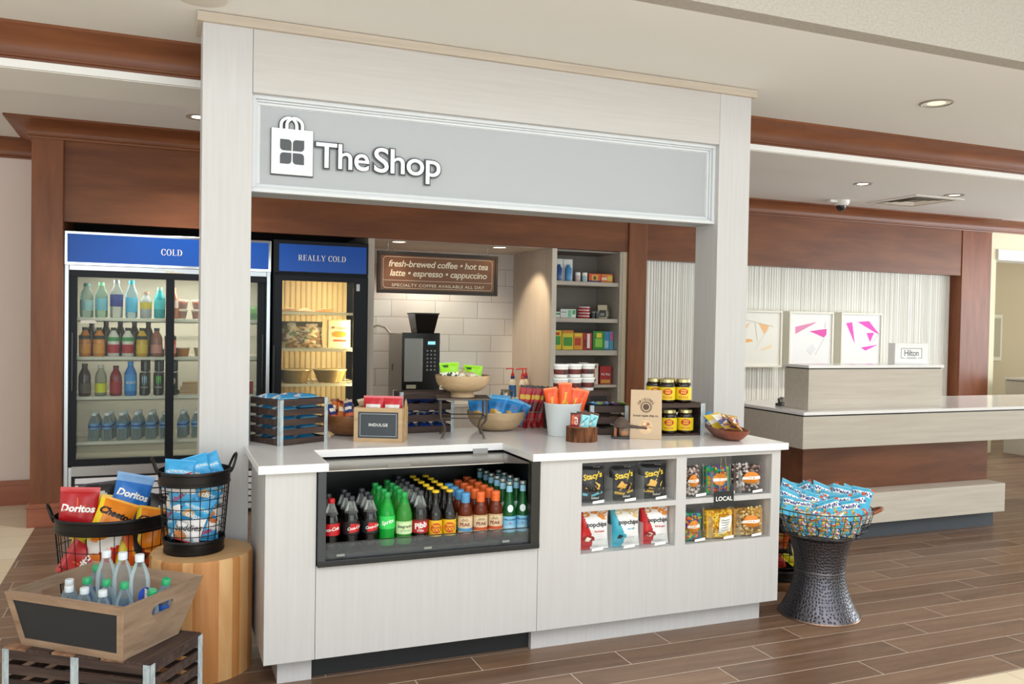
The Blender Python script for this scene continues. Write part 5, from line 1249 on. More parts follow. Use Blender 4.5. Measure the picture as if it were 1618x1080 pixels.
# ------------------------------------------------------------------ coffee nook
t = thing('back_counter', 'beige coffee counter at the back of the tiled nook', 'counter', (0, 0, 0))
part('counter_body', B().box(1.602, 7.14, 0, 3.184, 7.83, .76), [NOOKP], t); part('counter_top', B().box(1.602, 7.12, .76, 3.184, 7.835, .79), [M('#cfc6ba', .3)], t, bevel=.002)
t = thing('coffee_sign', 'brown framed hanging sign listing fresh-brewed coffee and hot tea', 'sign', (0, 7.2, 0))
part('sign_frame', B().box(1.682, -.015, 1.737, 2.77, .02, 1.767).box(1.682, -.015, 2.062, 2.77, .02, 2.092).box(1.682, -.015, 1.767, 1.71, .02, 2.062).box(2.742, -.015, 1.767, 2.77, .02, 2.062), [M('#2c201a', .4)], t, bevel=.002)
po = part('sign_face', B().box(1.71, -.004, 1.767, 2.742, .018, 2.062), [M('#84583f', .22, 0, .4)], t)
CRM = M('#f2e7cf', .5)
b = B(); put(b, glyphs('fresh-brewed coffee \u2022 hot tea', .077, .0012, .22, spacing=.95), front(2.229, -.0052, 1.988)); put(b, glyphs('latte \u2022 espresso \u2022 cappuccino', .077, .0012, .22, spacing=.95), front(2.23, -.0052, 1.909))
bx = [v[0] for v in b.v]; k = .9/(max(bx)-min(bx)); mx = (max(bx)+min(bx))/2; b.v = [(2.229+(x-mx)*k, y, z) for x, y, z in b.v]
part('lettering', b, [CRM], po)
b = B(); put(b, glyphs('SPECIALTY COFFEE AVAILABLE ALL DAY', .036, .0001, 0, spacing=1.05), front(2.227, -.0052, 1.806)); bx = [v[0] for v in b.v]; k = .84/(max(bx)-min(bx)); mx = (max(bx)+min(bx))/2; b.v = [(2.227+(x-mx)*k, y, z) for x, y, z in b.v]
part('lettering', b, [CRM], po)
pts = []
for cx, cz, a0 in ((2.69, 2.02, 0), (1.76, 2.02, 90), (1.76, 1.81, 180), (2.69, 1.81, 270)):
    for q in range(5):
        a = R(a0+90*q/4); pts.append((cx+.028*math.cos(a), -.0048, cz+.028*math.sin(a)))
b = B().tube(pts, .0018, 5, True); b.box(1.735, -.0055, 1.846, 2.717, -.0042, 1.849); part('border_line', b, [CRM], po)
for x in (1.775, 2.675): part('hanger', B().tube([(x, .0, 2.09), (x, .0, 2.166)], .004, 6), [CHROME], t)
# coffee machine
t = thing('coffee_machine', 'black and steel bean to cup coffee machine with a dark hopper', 'coffee machine', (0, 0, .79))
part('body', B().box(1.91, 7.21, .03, 2.245, 7.68, .6), [M('#9a9690', .3, .8)], t, bevel=.006)
part('base', B().box(1.905, 7.19, 0, 2.25, 7.68, .03), [BLACK], t, bevel=.003)
part('front_panel', B().box(1.908, 7.195, .03, 2.246, 7.212, .612), [M('#121214', .15)], t, bevel=.004)
part('door_plate', B().box(1.925, 7.188, .19, 2.088, 7.195, .565), [M('#8d8b89', .35, .7)], t, bevel=.004)
part('dispenser', B().box(1.945, 7.185, .13, 2.03, 7.195, .165), [M('#b5ad9c', .3, .7)], t, bevel=.003)
part('drip_tray', B().box(1.93, 7.15, .03, 2.2, 7.195, .05), [BLACK], t, bevel=.003)
so = part('display', B().box(2.125, 7.1925, .5, 2.215, 7.1952, .548), [M('#1b1d20', .2)], t)
part('screen', B().box(2.135, 7.1915, .512, 2.2, 7.1926, .538), [glow('#7fc4e8', 1.4)], so)
kb = B()
for r in range(6):
    for c in range(3): kb.box(2.125+.033*c, 7.1935, .45-.033*r, 2.14+.033*c, 7.1952, .464-.033*r)
part('keypad', kb, [M('#8f9296', .5)], t)
b = B(); b.hexa([(2.05, 7.24, .6), (2.2, 7.24, .6), (2.2, 7.42, .6), (2.05, 7.42, .6)], [(2.02, 7.21, .775), (2.235, 7.21, .775), (2.235, 7.45, .775), (2.02, 7.45, .775)])
ho = part('bean_hopper', b, [clear('#2c2724', .55, .08)], t); part('beans', B().hexa([(2.06, 7.25, .61), (2.19, 7.25, .61), (2.19, 7.41, .61), (2.06, 7.41, .61)], [(2.05, 7.235, .7), (2.205, 7.235, .7), (2.205, 7.425, .7), (2.05, 7.425, .7)]), [grain('#140d09', '#3a2416', 'x', 90, 90, .6, .3)], ho)
part('hopper_lid', B().box(2.015, 7.205, .775, 2.24, 7.455, .785), [M('#3a3532', .3)], ho)
part('vent', B().add([(1.9095, 7.5, .27+.0), (1.9095, 7.56, .27), (1.9095, 7.56, .33), (1.9095, 7.5, .33)], [(0, 1, 2, 3)]), [BLACK], t)
b = B(); b.tube([(1.90, 7.6, .6), (1.86, 7.62, .655), (1.8, 7.65, .67), (1.72, 7.68, .64), (1.66, 7.72, .52), (1.65, 7.76, .3), (1.7, 7.74, .08), (1.8, 7.66, .01)], .012, 8)
part('water_hose', b, [M('#cfc9bf', .5)], t)
# pump bottles, pitcher
pb = None
for k, (x, y, c, s) in enumerate(((3.0, 7.36, '#2f6fae', 'blue labelled one nearest the tiles'), (3.075, 7.3, '#e2a860', 'orange labelled one in the middle'), (3.14, 7.38, '#c98a6a', 'peach labelled one nearest the side wall'))):
    t = thing('pump_bottle', 'red pump creamer bottle on the coffee counter, '+s, 'bottle', (x, y, .79), -.9, 'creamer pump bottles')
    part('body', B().lathe([(.03, 0), (.034, .004), (.034, .15), (.026, .18), (.015, .2)], 20), [M('#e8dcc6', .4)], t)
    part('label_band', B().lathe([(.0346, .03), (.0346, .14)], 20, cap=False), [M(c, .5)], t)
    part('collar', B().lathe([(.018, .195), (.018, .225)], 16), [M('#2c3a78' if k == 0 else '#6a3a6a' if k == 2 else '#d3542a', .4)], t)
    part('pump', B().lathe([(.015, .225), (.013, .245), (.005, .255), (.005, .285), (.012, .288), (.01, .295)], 14).tube([(0, 0, .29), (-.03, -.008, .292), (-.055, -.014, .288), (-.06, -.015, .278)], .0055, 7), [M('#c81f26', .35)], t)
t = thing('metal_pitcher', 'small steel pitcher on the coffee counter behind the blue bags', 'pitcher', (2.92, 7.33, .79)); part('pitcher_body', B().lathe([(.05, 0), (.054, .01), (.05, .06), (.042, .09), (.046, .1), (.043, .1), (.001, .012)], 26), [M('#a8a39b', .25, .9)], t); part('handle', B().tube([(.045, 0, .085), (.08, 0, .08), (.08, 0, .035), (.052, 0, .02)], .005, 7), [M('#a8a39b', .25, .9)], t)

# ------------------------------------------------------------------ niche shelf unit
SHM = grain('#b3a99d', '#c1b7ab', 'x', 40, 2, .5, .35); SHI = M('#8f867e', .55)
t = thing('niche_shelf', 'tall built-in beige shelf unit of sundries beside the coffee nook', 'shelf unit', (0, 0, 0))
part('side_panel', B().box(3.188, 6.94, 0, 3.234, 6.9495, 2.167), [M('#d9cfc2', .5)], t)
part('side_panel', B().box(3.868, 6.94, 0, 3.938, 7.40, 2.167), [SHM], t); part('edge_band', B().box(3.898, 6.936, 0, 3.938, 6.9395, 2.167), [M('#d6c6a8', .5)], t)
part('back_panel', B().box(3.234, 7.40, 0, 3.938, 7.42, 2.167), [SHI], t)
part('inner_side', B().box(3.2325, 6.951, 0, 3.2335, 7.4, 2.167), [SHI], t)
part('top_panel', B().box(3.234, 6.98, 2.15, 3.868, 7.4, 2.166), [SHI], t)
SZ = [(1.883, .036), (1.554, .037), (1.267, .046), (.953, .025)]
for z, th in SZ: part('shelf_board', B().box(3.235, 6.955, z-th, 3.866, 7.398, z), [SHM], t, bevel=.002)
def carton(label, x, z, w, h, d, c, marks=(), rz=-.2, y=7.05, cat='box', name='carton', group='sundries on the niche shelves', text=None, lean=0.):
    t = thing(name, label, cat, (x, y, z), 0, group, (lean, 0, rz))
    bo = part('carton_body', B().box(-w/2, -d/2, 0, w/2, d/2, h), [M(c, .45)], t, bevel=.0015)
    for (u0, v0, u1, v1, cc) in marks: part('print', B().box((u0-.5)*w, -d/2-.0008, v0*h, (u1-.5)*w, -d/2-.0002, v1*h), [M(cc, .5)], t)
    if text: s, size, u, v, cc = text; part('lettering', put(B(), glyphs(s, size, .0005, res=2), front((u-.5)*w, -d/2-.0014, v*h)), [M(cc, .5)], t)
    return t
z = SZ[0][0]+.001
for x, c, l in ((3.295, '#2a4f8a', 'dark blue toothbrush kit hanging card on the top niche shelf nearest the coffee nook'), (3.39, '#4a8fc9', 'light blue capped bottle on a card on the top niche shelf')):
    t = thing('blister_card', l, 'toiletry', (x, 7.04, z), -.2, 'carded toiletries'); part('card', B().box(-.042, .0, 0, .042, .003, .2), [M('#dfe3e0', .5)], t)
    part('blister', B().lathe([(.026, .008), (.03, .02), (.03, .115), (.018, .13), (.012, .15)], 16, sy=.7, c=(0, -.018, 0)), [M(c, .25)], t); part('header', B().box(-.04, -.001, .155, .04, -.0002, .197), [M('#e9ece9', .5)], t)
for x, c, l in ((3.485, '#c9b3b0', 'small white and pink deodorant on the top niche shelf'), (3.555, '#9fc4d0', 'small pale blue deodorant on the top niche shelf')):
    t = thing('deodorant', l, 'toiletry', (x, 7.03, z), 0, 'deodorants'); part('stick', B().lathe([(.024, 0), (.026, .004), (.026, .055)], 18, sy=.7), [M(c, .4)], t); part('cap', B().lathe([(.026, .056), (.026, .08), (.02, .086)], 18, sy=.7), [WHT], t)
carton('orange detergent box with blue ring on the top niche shelf', 3.66, z, .115, .08, .06, '#d9541f', [(.25, .15, .75, .85, '#e8b03a'), (.38, .3, .62, .7, '#2a3f8a'), (.0, .0, 1, .2, '#3a3a7a')])
carton('orange and yellow detergent box at the end of the top niche shelf', 3.785, z, .11, .08, .06, '#e07a2a', [(.55, .2, .95, .8, '#e8c84a'), (.05, .3, .5, .6, '#f0d9c0')])
z = SZ[1][0]+.001
carton('small green and white medicine box at the nook end of the second niche shelf', 3.28, z, .07, .055, .05, '#e3e6e0', [(.0, .5, 1, .8, '#4a9a6a')])
carton('white medicine box in the middle of the second niche shelf', 3.355, z, .06, .08, .05, '#e0e0de', [(.1, .6, .9, .7, '#8a97a5')])
carton('white and green medicine box beside the stacked red tins', 3.43, z, .085, .08, .05, '#e6ebe4', [(.1, .1, .5, .9, '#7fc79a'), (.6, .4, .95, .9, '#5aa97a')])
for k in range(4):
    t = thing('mint_tin', f"flat red mint tin stacked on the second niche shelf, {['lowest', 'second lowest', 'second highest', 'topmost'][k]}", 'tin', (3.555+.004*(k % 2), 7.04, z+.0265*k), -.2+.05*k, 'stacked red tins'); part('tin_body', B().lathe([(.055, 0), (.057, .003), (.057, .017)], 24, sy=.75), [M('#a81f2c', .3)], t); part('lid', B().lathe([(.058, .017), (.058, .024), (.055, .026)], 24, sy=.75), [M('#d9c9c9', .35)], t)
for k in range(2):
    t = thing('dark_pack', f"small dark gum tub {'beside the red tins' if k == 0 else 'before the patterned card'} on the second niche shelf", 'tub', (3.645+.04*k, 7.03, z), 0, 'gum tubs'); part('tub_body', B().lathe([(.02, 0), (.022, .05)], 16), [M('#2b2a2c', .4)], t); part('lid', B().lathe([(.023, .05), (.023, .065)], 16), [M('#6a6a6c', .4)], t)
t = carton('leaning beige card pack with black and white picture on the second niche shelf', 3.755, z+.001, .085, .125, .02, '#cbbd9f', [(.15, .1, .9, .62, '#3a3a3a'), (.25, .2, .7, .4, '#d0d0cc')], -.35, lean=R(-8))
carton('second dark patterned pack behind the leaning beige card pack', 3.82, z, .05, .1, .03, '#4a453c', [(.1, .2, .9, .7, '#a39a86')], -.3, y=7.1)
z = SZ[2][0]+.001
for x, w, h, c, mk, l in ((3.285, .1, .175, '#e0c62a', [(.1, .25, .9, .7, '#3f9a3a'), (.2, .75, .8, .9, '#c8401f')], 'yellow and green sour candy box at the nook end of the third niche shelf'), (3.4, .105, .175, '#e6cc2f', [(.1, .2, .9, .65, '#4a9a35'), (.0, .85, 1, 1, '#d9861f')], 'yellow and green candy box second along the third niche shelf'),
                          (3.505, .085, .155, '#e09a24', [(.1, .25, .8, .7, '#c03a24'), (.1, .8, .9, .95, '#f0d040')], 'golden candy box third along the third niche shelf'), (3.6, .09, .155, '#a81c26', [(.45, .1, .75, .95, '#f0e8e0'), (.1, .2, .35, .6, '#7a121c')], 'red candy box with white upright lettering on the third niche shelf'),
                          (3.715, .115, .172, '#2f8a2c', [(.2, .15, .8, .6, '#8fd04a'), (.3, .65, .75, .9, '#e6e04a')], 'bright green candy box on the third niche shelf'), (3.795, .05, .17, '#3f8fd0', [(.1, .1, .9, .5, '#9fd0ea')], 'narrow sky blue candy box on the third niche shelf'), (3.845, .04, .172, '#4fa9c8', [(.2, .5, .9, .95, '#d05a9a')], 'narrow turquoise and pink candy box at the end of the third niche shelf')):
    carton(l, x, z, w, h, .04, c, mk, -.12, group='candy boxes on the third niche shelf')
z = SZ[3][0]+.001
carton('white cookie dough box with chocolate spots on the lowest visible niche shelf', 3.66, z, .1, .19, .05, '#e3d7c4', [(.1, .75, .25, .85, '#4a2a1a'), (.7, .8, .82, .9, '#4a2a1a'), (.15, .1, .28, .2, '#4a2a1a'), (.65, .15, .78, .24, '#4a2a1a'), (.38, .1, .66, .9, '#c8413a')], -.15)
carton('red chocolate wafer bag box at the end of the lowest visible niche shelf', 3.79, z, .11, .165, .05, '#b3161c', [(.1, .05, .9, .25, '#d9a03a')], -.15, text=('Kit Kat', .03, .5, .55, '#f4eeea'))
carton('pale chocolate box with spots behind the white tubs on the lowest visible niche shelf', 3.56, z, .09, .2, .05, '#d9cdb9', [(.2, .7, .35, .8, '#4a2a1a')], -.1)
# ------------------------------------------------------------------ stump, wire bins and crates by the shop post
STUMPW = grain('#a8713f', '#d9a975', 'z', 7, .7, .5, .35, lo=.3, hi=.7, knots=True)
STAVES = []
t = thing('log_stump', 'light brown round log stump carrying the tall wire bin beside the counter', 'stump', (.165, 3.905, 0))
b = B(); n = 64; rnd = random.Random(5); shades = []
RS = [.209*(1+.006*math.sin(3*2*PI*i/n+1)) for i in range(n)]
zs = [0, .494, .503]; vs = []
for k, z in enumerate(zs): vs += [((RS[i]-(.006 if k == 2 else 0))*math.cos(2*PI*i/n), (RS[i]-(.006 if k == 2 else 0))*math.sin(2*PI*i/n), z) for i in range(n)]
fs = []; ms = []; cur = 0; left = 0
for i in range(n):
    if left == 0: cur = rnd.choice([x for x in range(4) if x != cur]); left = rnd.choice((2, 3, 4, 5))
    left -= 1
    for k in range(2): fs.append((k*n+i, k*n+(i+1) % n, (k+1)*n+(i+1) % n, (k+1)*n+i)); ms.append(cur)
b.add(vs, fs, ms, True)
part('bark_side', b, [grain('#a0652f', '#c98f55', 'z', 7, .7, .5, .35, knots=True), grain('#b98550', '#dfb682', 'z', 7, .8, .5, .35, knots=True), grain('#c9975f', '#e3c08f', 'z', 6, .6, .5, .35, knots=True), grain('#8a4a20', '#b8763c', 'z', 8, .7, .5, .35, knots=True)], t)
part('cut_top', B().add([((RS[i]-.006)*math.cos(2*PI*i/n), (RS[i]-.006)*math.sin(2*PI*i/n), .5031) for i in range(n)], [tuple(range(n))]), [grain('#b58a5c', '#d3ae7f', 'x', 8, 2.5, .55, .3, knots=True)], t)
def wire_bin(label, loc, rotz, rx, ry, bx, by, h, top, bot, nv, nh, group=None):
    """oval tapering bin: metal band at rim (and base), wire lattice between, two loop handles"""
    t = thing('wire_bin', label, 'bin', loc, rotz, group)
    def rad(z): k = z/h; return bx+(rx-bx)*k, by+(ry-by)*k
    def ring(z, o=0., n=40): a, c = rad(z); return [((a+o)*math.cos(2*PI*i/n), (c+o)*math.sin(2*PI*i/n), z) for i in range(n)]
    def band(za, zb, nm):
        b = B(); n = 48; prof = [(.002, za), (.005, za+.003), (.005, za+.012), (.002, za+.015), (.002, zb-.015), (.005, zb-.012), (.005, zb-.003), (.003, zb), (-.001, zb), (-.001, za)]
        vs = []
        for o, z in prof:
            a, c = rad(z); vs += [((a+o)*math.cos(2*PI*i/n), (c+o)*math.sin(2*PI*i/n), z) for i in range(n)]
        k = len(prof); fs = [(q*n+i, q*n+(i+1) % n, ((q+1) % k)*n+(i+1) % n, ((q+1) % k)*n+i) for q in range(k) for i in range(n)]
        b.add(vs, fs, 0, True); return part(nm, b, [BLK_METAL], t)
    band(h-top, h, 'rim_band')
    z0 = .0
    if bot: band(0, bot, 'base_band'); z0 = bot-.002
    w = B(); n = 40
    for k in range(nv):
        a = 2*PI*(k+.5)/nv; p0 = rad(z0); p1 = rad(h-top+.004)
        w.tube([(p0[0]*math.cos(a), p0[1]*math.sin(a), z0), (p1[0]*math.cos(a), p1[1]*math.sin(a), h-top+.004)], .0019, 5)
    for k in range(nh): w.tube(ring(z0+.004+(h-top-z0)*(k+(.5 if bot else 0))/nh, .001), .0019, 5, True)
    part('wire_lattice', w, [M('#1f1d1d', .45, .6)], t)
    a, c = rad(.004); part('bin_base', B().lathe([(.001, .004), (1, .004)], 32, sx=a*.99, sy=c*.99, cap=False), [BLK_METAL], t)
    for s in (-1, 1):
        pts = [(s*(rx-.003), -.028, h-.02)]+[(s*(rx+.004+.022*math.sin(PI*k/8)), -.034*math.cos(PI*k/8), h-.006+.062*math.sin(PI*k/8)) for k in range(9)]+[(s*(rx-.003), .028, h-.02)]
        part('loop_handle', B().tube(pts, .0055, 8), [BLK_METAL], t)
    return t
# tall bin on the stump
bx, by, bz = .135, 3.915, .5036
wire_bin('tall black wire bin of blue and white snack packs standing on the log stump', (bx, by, bz), R(8), .146, .142, .118, .115, .35, .062, .06, 22, 6, 'black wire bins')
packs = {'sky': [('all', '#3a9fd6'), ('rect', .0, .0, .5, .3, '#2f86bd'), ('ell', .3, .3, .22, .14, '#d9a86a'), ('rect', .1, .45, .95, .62, '#5ab6e2')],
         'white': [('all', '#eae6e6'), ('ell', .3, .2, .25, .16, '#d98f5a'), ('diag', .8, .3, '#3f9ad0'), ('rect', 0, .0, 1, .05, '#b52a34')],
         'mix': [('all', '#4aa3d4'), ('diag', .42, -.35, '#ece8e8'), ('ell', .7, .7, .2, .12, '#c9733f'), ('rect', 0, .94, 1, 1, '#a32a3a')]}
ptx = {'sky': [('NUTRITIONAL', .016, .5, .55, '#f2f2f2', dict(bold=.0003)), ('chips', .03, .45, .28, '#e3f1f8', dict(bold=.0008, shear=.2))], 'white': [('buddies', .036, .5, .5, '#2a2a2e', dict(bold=.0006, shear=.3, tilt=.25)), ('SNACK', .01, .35, .66, '#2a2a2e')], 'mix': [('chex', .03, .4, .3, '#b52a4a', dict(bold=.0008, tilt=.3))]}
proto = {}
items = []
for lev in range(3):
    for k in range(4):
        a = -PI/2+(k-1.5)*.95+.3*(lev % 2); items.append((['sky', 'white', 'mix'][(k+lev*2) % 3], .088*math.cos(a), .086*math.sin(a), .055+.078*lev, a+PI/2, -6, (k*37+lev*50) % 44-22, f"{['lowest', 'middle', 'upper'][lev]} layer, {['first', 'second', 'third', 'fourth', 'fifth'][k]} from the refrigerator side"))
for k, (kk, x, y, z, rz, rx, ry, s) in enumerate(items):
    lab = f"{ {'sky': 'sky blue', 'white': 'white', 'mix': 'blue and white'}[kk]} pack inside the tall wire bin, {s}"
    loc = (bx+x, by+y, bz+z); rot = (R(rx), R(ry), rz)
    if kk not in proto:
        o = newbag('snack_pack', lab, 'snack pack', 'snack packs in the tall wire bin'); pouch(o, .125, .125, .04, packs[kk], ptx[kk], seed=k, nu=22, nv=22); lay(o, loc, rot); proto[kk] = o
    else: dup(proto[kk], lab, loc, rot=rot)
dup(proto['sky'], 'sky blue snack pack sticking out of the tall wire bin at the refrigerator side', (bx-.07, by-.055, bz+.275), rot=(R(-20), R(6), -.05))
dup(proto['sky'], 'sky blue snack pack sticking out of the tall wire bin in the middle', (bx+.02, by-.03, bz+.29), rot=(R(-25), R(-14), .1))
dup(proto['sky'], 'sky blue snack pack sticking out of the tall wire bin beside the counter', (bx+.075, by+.01, bz+.285), rot=(R(-16), R(-24), -.2))
# wide low bin of chips
wx, wy = -.195, 4.31
wire_bin('wide oval black wire bin of colourful chip bags behind the bottle box', (wx, wy, 0), R(3), .245, .2, .19, .16, .605, .068, 0, 26, 7, 'black wire bins')
chipd = {
    'dblue': ('blue', [('all', '#1f6fc4'), ('rect', 0, .82, 1, 1, '#7fa9d9'), ('ell', .3, .12, .3, .16, '#d97a2a')], [('Doritos', .043, .5, .52, '#f6f4f0', dict(bold=.0016, shear=.15, tilt=-.12))]),
    'dred': ('red', [('all', '#b3151d'), ('rect', 0, .92, 1, 1, '#c9484a'), ('ell', .4, .1, .3, .15, '#e0a02a')], [('Doritos', .043, .5, .54, '#f6f4f0', dict(bold=.0016, shear=.1, tilt=-.05))]),
    'cheet': ('orange', [('all', '#f08a1a'), ('wave', .16, .04, 6, 0, '#f2d024'), ('rect', 0, .94, 1, 1, '#f5b13a')], [('Cheetos', .042, .5, .66, '#1a1412', dict(bold=.0022, shear=.2, tilt=-.1))]),
    'yel': ('yellow', [('all', '#ead51f'), ('ell', .5, .4, .35, .2, '#e2e06a'), ('rect', 0, .92, 1, 1, '#f0e36a')], []),
    'redw': ('red and white', [('all', '#d0331f'), ('diag', .5, .5, '#e8e0da'), ('ell', .5, .35, .25, .15, '#e07a2a')], []),
    'black': ('black', [('all', '#1e1d20'), ('rect', .15, .3, .8, .5, '#a82a2a'), ('ell', .5, .7, .25, .1, '#d9d4cc')], []),
    'org': ('deep orange', [('all', '#e8641a'), ('ell', .5, .5, .3, .2, '#f0a63a'), ('rect', 0, .0, 1, .1, '#f2c22a')], [])}
cp2 = {}
def chip(kind, x, y, z, rot, s):
    nm, art, tx = chipd[kind]; lab = f'{nm} chip bag in the oval wire bin, {s}'; loc = (wx+x, wy+y, z)
    if kind not in cp2:
        o = newbag('chip_bag', lab, 'bag of chips', 'chip bags in the wide wire bin'); pouch(o, .165, .205, .06, art, tx, seed=len(cp2), nu=18, nv=20); cp2[kind] = o; lay(o, loc, rot)
        if kind in ('dblue', 'dred'): blob_on(o, .165, .205, .06, len(cp2)-1, [(.5, .3), (.72, .62), (.45, .78)], '#d9622a', name='printed_triangle')
    else: dup(cp2[kind], lab, loc, rot=rot)
chip('dblue', .05, -.02, .575, (R(-14), R(14), .1), 'tallest one sticking out at the top')
chip('dred', -.15, -.06, .53, (R(-10), R(3), -.1), 'sticking out beside the loop handle')
chip('cheet', -.04, -.105, .485, (R(-18), R(22), .05), 'tilted at the front of the rim')
chip('yel', -.1, -.02, .49, (R(-12), R(8), .0), 'standing just behind the tilted orange bag')
chip('cheet', .14, -.085, .43, (R(-20), R(14), .1), 'at the rim before the tall blue bag')
chip('black', -.06, .1, .52, (R(-8), R(-4), .1), 'rearmost at the rim behind the red bag')
chip('black', .17, .02, .46, (R(-12), R(20), .3), 'at the rim beside the tall bin')
for k, (kind, a, z, ry, s) in enumerate((('yel', -2.75, .36, -35, 'poking through the wires under the rim'), ('redw', -2.1, .345, 10, 'under the rim beside yellow'), ('dred', -1.75, .34, -60, 'under the middle of the rim'), ('yel', -1.2, .33, 12, 'under the rim, nearer the stump'), ('org', -.85, .335, 8, 'under the rim by the stump'), ('black', -.45, .35, 5, 'under the rim at the stump end'),
                                  ('yel', -2.6, .22, 20, 'lower down at the cherry column side'), ('org', -2.1, .2, 80, 'lower down behind the bottle box'), ('cheet', -1.6, .2, -80, 'lower down in the middle'), ('redw', -1.0, .2, 30, 'low behind the water bottles'), ('org', -.6, .2, 60, 'lower down at the stump end'))):
    rx, ry2 = .14, .105; x, y = rx*math.cos(a), ry2*math.sin(a)
    chip(kind, x, y, z, (R(-6), R(ry), a+PI/2), s)
# slatted stand crate
SA = math.atan2(-.34, .49)
slat_crate('dark slatted wood crate with galvanised corners under the bottle box', .597, .313, .30, (-.519, 3.519, 0), SA, 6, .38, .026, 'slatted floor crates', SLAT, mid=True)
sc, ss = math.cos(SA), math.sin(SA)
cr = [o for o in bpy.data.objects if o.type == 'EMPTY' and o.name.startswith('slat_crate')][-1]
for k in range(6): part('top_slat', B().box(.004+.0995*k, .0, .2985, .004+.0995*k+.091, .313, .3085), [SLATY if k % 2 else grain('#6a4a36', '#96725a', 'y', 40, 3, .7, .25)], cr)
# flared bottle box
BA = R(-40.4); BX, BY, BZ = -.457, 3.527, .309
ec, es = math.cos(BA), math.sin(BA)
t = thing('bottle_box', 'flared weathered wood box with black chalkboard front full of water bottles', 'box', (BX, BY, BZ), BA)
W_, D_, H_ = .449, .28, .19
TB = dict(l=-.062, r=.469, f=-.018, k=.395)
bot = [(0, 0, 0), (W_, 0, 0), (W_, D_, 0), (0, D_, 0)]; topc = [(TB['l'], TB['f'], H_), (TB['r'], TB['f'], H_), (TB['r'], TB['k'], H_), (TB['l'], TB['k'], H_)]
RUST = grain('#7d6450', '#ac9078', 'x', 16, 2.2, .7, .25, bump=.25, knots=True); RUSTY = grain('#75604e', '#a48c76', 'y', 16, 2.2, .7, .25, bump=.25, knots=True)
def lerp(p, q, k): return tuple(p[i]+(q[i]-p[i])*k for i in range(3))
def wallpt(a0, a1, b0, b1, u, v): return lerp(lerp(a0, a1, u), lerp(b0, b1, u), v)
def board(b, a0, a1, b0, b1, off, u0, u1, v0, v1, th=.012, m=0):
    """slab on the slanted side spanned by base edge a0-a1 and top edge b0-b1"""
    q = [Vector(wallpt(a0, a1, b0, b1, u, v)) for u, v in ((u0, v0), (u1, v0), (u1, v1), (u0, v1))]
    nrm = (q[1]-q[0]).cross(q[3]-q[0]).normalized()
    o = [p+nrm*off for p in q]; i = [p-nrm*(th-off) for p in q]
    b.add([tuple(p) for p in o+i], [(0, 1, 2, 3), (7, 6, 5, 4), (0, 4, 5, 1), (1, 5, 6, 2), (2, 6, 7, 3), (3, 7, 4, 0)], m)
def side(nm, i, mat_, hole=False):
    a0, a1, b0, b1 = bot[i], bot[(i+1) % 4], topc[i], topc[(i+1) % 4]; b = B()
    if hole:
        u0, u1, v0, v1 = .36, .66, .60, .80
        board(b, a0, a1, b0, b1, 0, 0, 1, 0, v0); board(b, a0, a1, b0, b1, 0, 0, 1, v1, 1); board(b, a0, a1, b0, b1, 0, 0, u0, v0, v1); board(b, a0, a1, b0, b1, 0, u1, 1, v0, v1)
        for uu, s in ((u0, 1), (u1, -1)):
            for vv, r in ((v0, 1), (v1, -1)):
                q = [wallpt(a0, a1, b0, b1, uu, vv), wallpt(a0, a1, b0, b1, uu+s*.05, vv), wallpt(a0, a1, b0, b1, uu+s*.015, vv+r*.03), wallpt(a0, a1, b0, b1, uu, vv+r*.1)]
                b.add(q, [(0, 1, 2, 3)])
    else: board(b, a0, a1, b0, b1, 0, 0, 1, 0, 1)
    return part(nm, b, [mat_], t)
side('front_board', 0, RUST); side('side_board', 1, RUSTY, True); side('back_board', 2, RUST); side('side_board', 3, RUSTY, True)
part('box_base', B().box(.005, .005, .001, W_-.005, D_-.005, .01), [RUST], t)
b = B(); a0, a1, b0, b1 = bot[0], bot[1], topc[0], topc[1]
for u0, u1, v0, v1 in ((0, 1, 0, .13), (0, 1, .86, 1), (0, .05, .13, .86), (.95, 1, .13, .86)): board(b, a0, a1, b0, b1, .007, u0, u1, v0, v1, .007)
part('front_frame', b, [RUST], t, bevel=.001)
b = B(); board(b, a0, a1, b0, b1, .002, .05, .95, .13, .86, .002); part('chalkboard', b, [M('#242325', .75)], t)
def bloc(wx_, wy_, z): return (wx_, wy_, z)
def bl(e1, e2): return (BX+e1*ec-e2*es, BY+e1*es+e2*ec)
CLB = clear('#eef4f6', .035, .04); CLW = clear('#e2eef4', .05, .06)
big = None
for k, (x, y) in enumerate([bl(e, .205) for e in (.18, .257, .334)]):
    lab = ['tall clear water bottle in the wooden box, nearest the oval chip bin', 'tall clear water bottle in the wooden box, middle of the three tall ones', 'tall clear water bottle with round blue water label in the box, nearest the stump'][k]
    if big is None:
        big = thing('water_bottle', lab, 'bottle', (x, y, .32), 0, 'tall water bottles in the wooden box')
        part('body', B().lathe([(.001, .004), (.03, 0), (.0365, .006), (.0365, .19), (.034, .215), (.022, .252), (.0145, .268), (.0145, .275)], 24), [CLB], big)
        part('cap', B().lathe([(.0165, .27), (.0165, .294), (.015, .296)], 20), [M('#d6dbe2', .35)], big)
        bo = part('label_band', B().lathe([(.0369, .05), (.0369, .11)], 24, cap=False), [clear('#3fa6d8', .5, .1)], big)
        o = big
    else: o = dup(big, lab, (x, y, .32), .3*k)
    if k == 2:
        lb = part('round_label', B().add([around(.0374, .15)(.026*math.cos(2*PI*j/24), .03*math.sin(2*PI*j/24)) for j in range(24)], [tuple(range(24))]), [M('#1f4fc0', .4)], o)
        part('lettering', put(B(), glyphs('water', .022, .0005), around(.0385, .15, 0, PI/2)), [WHT], lb)
sm = None
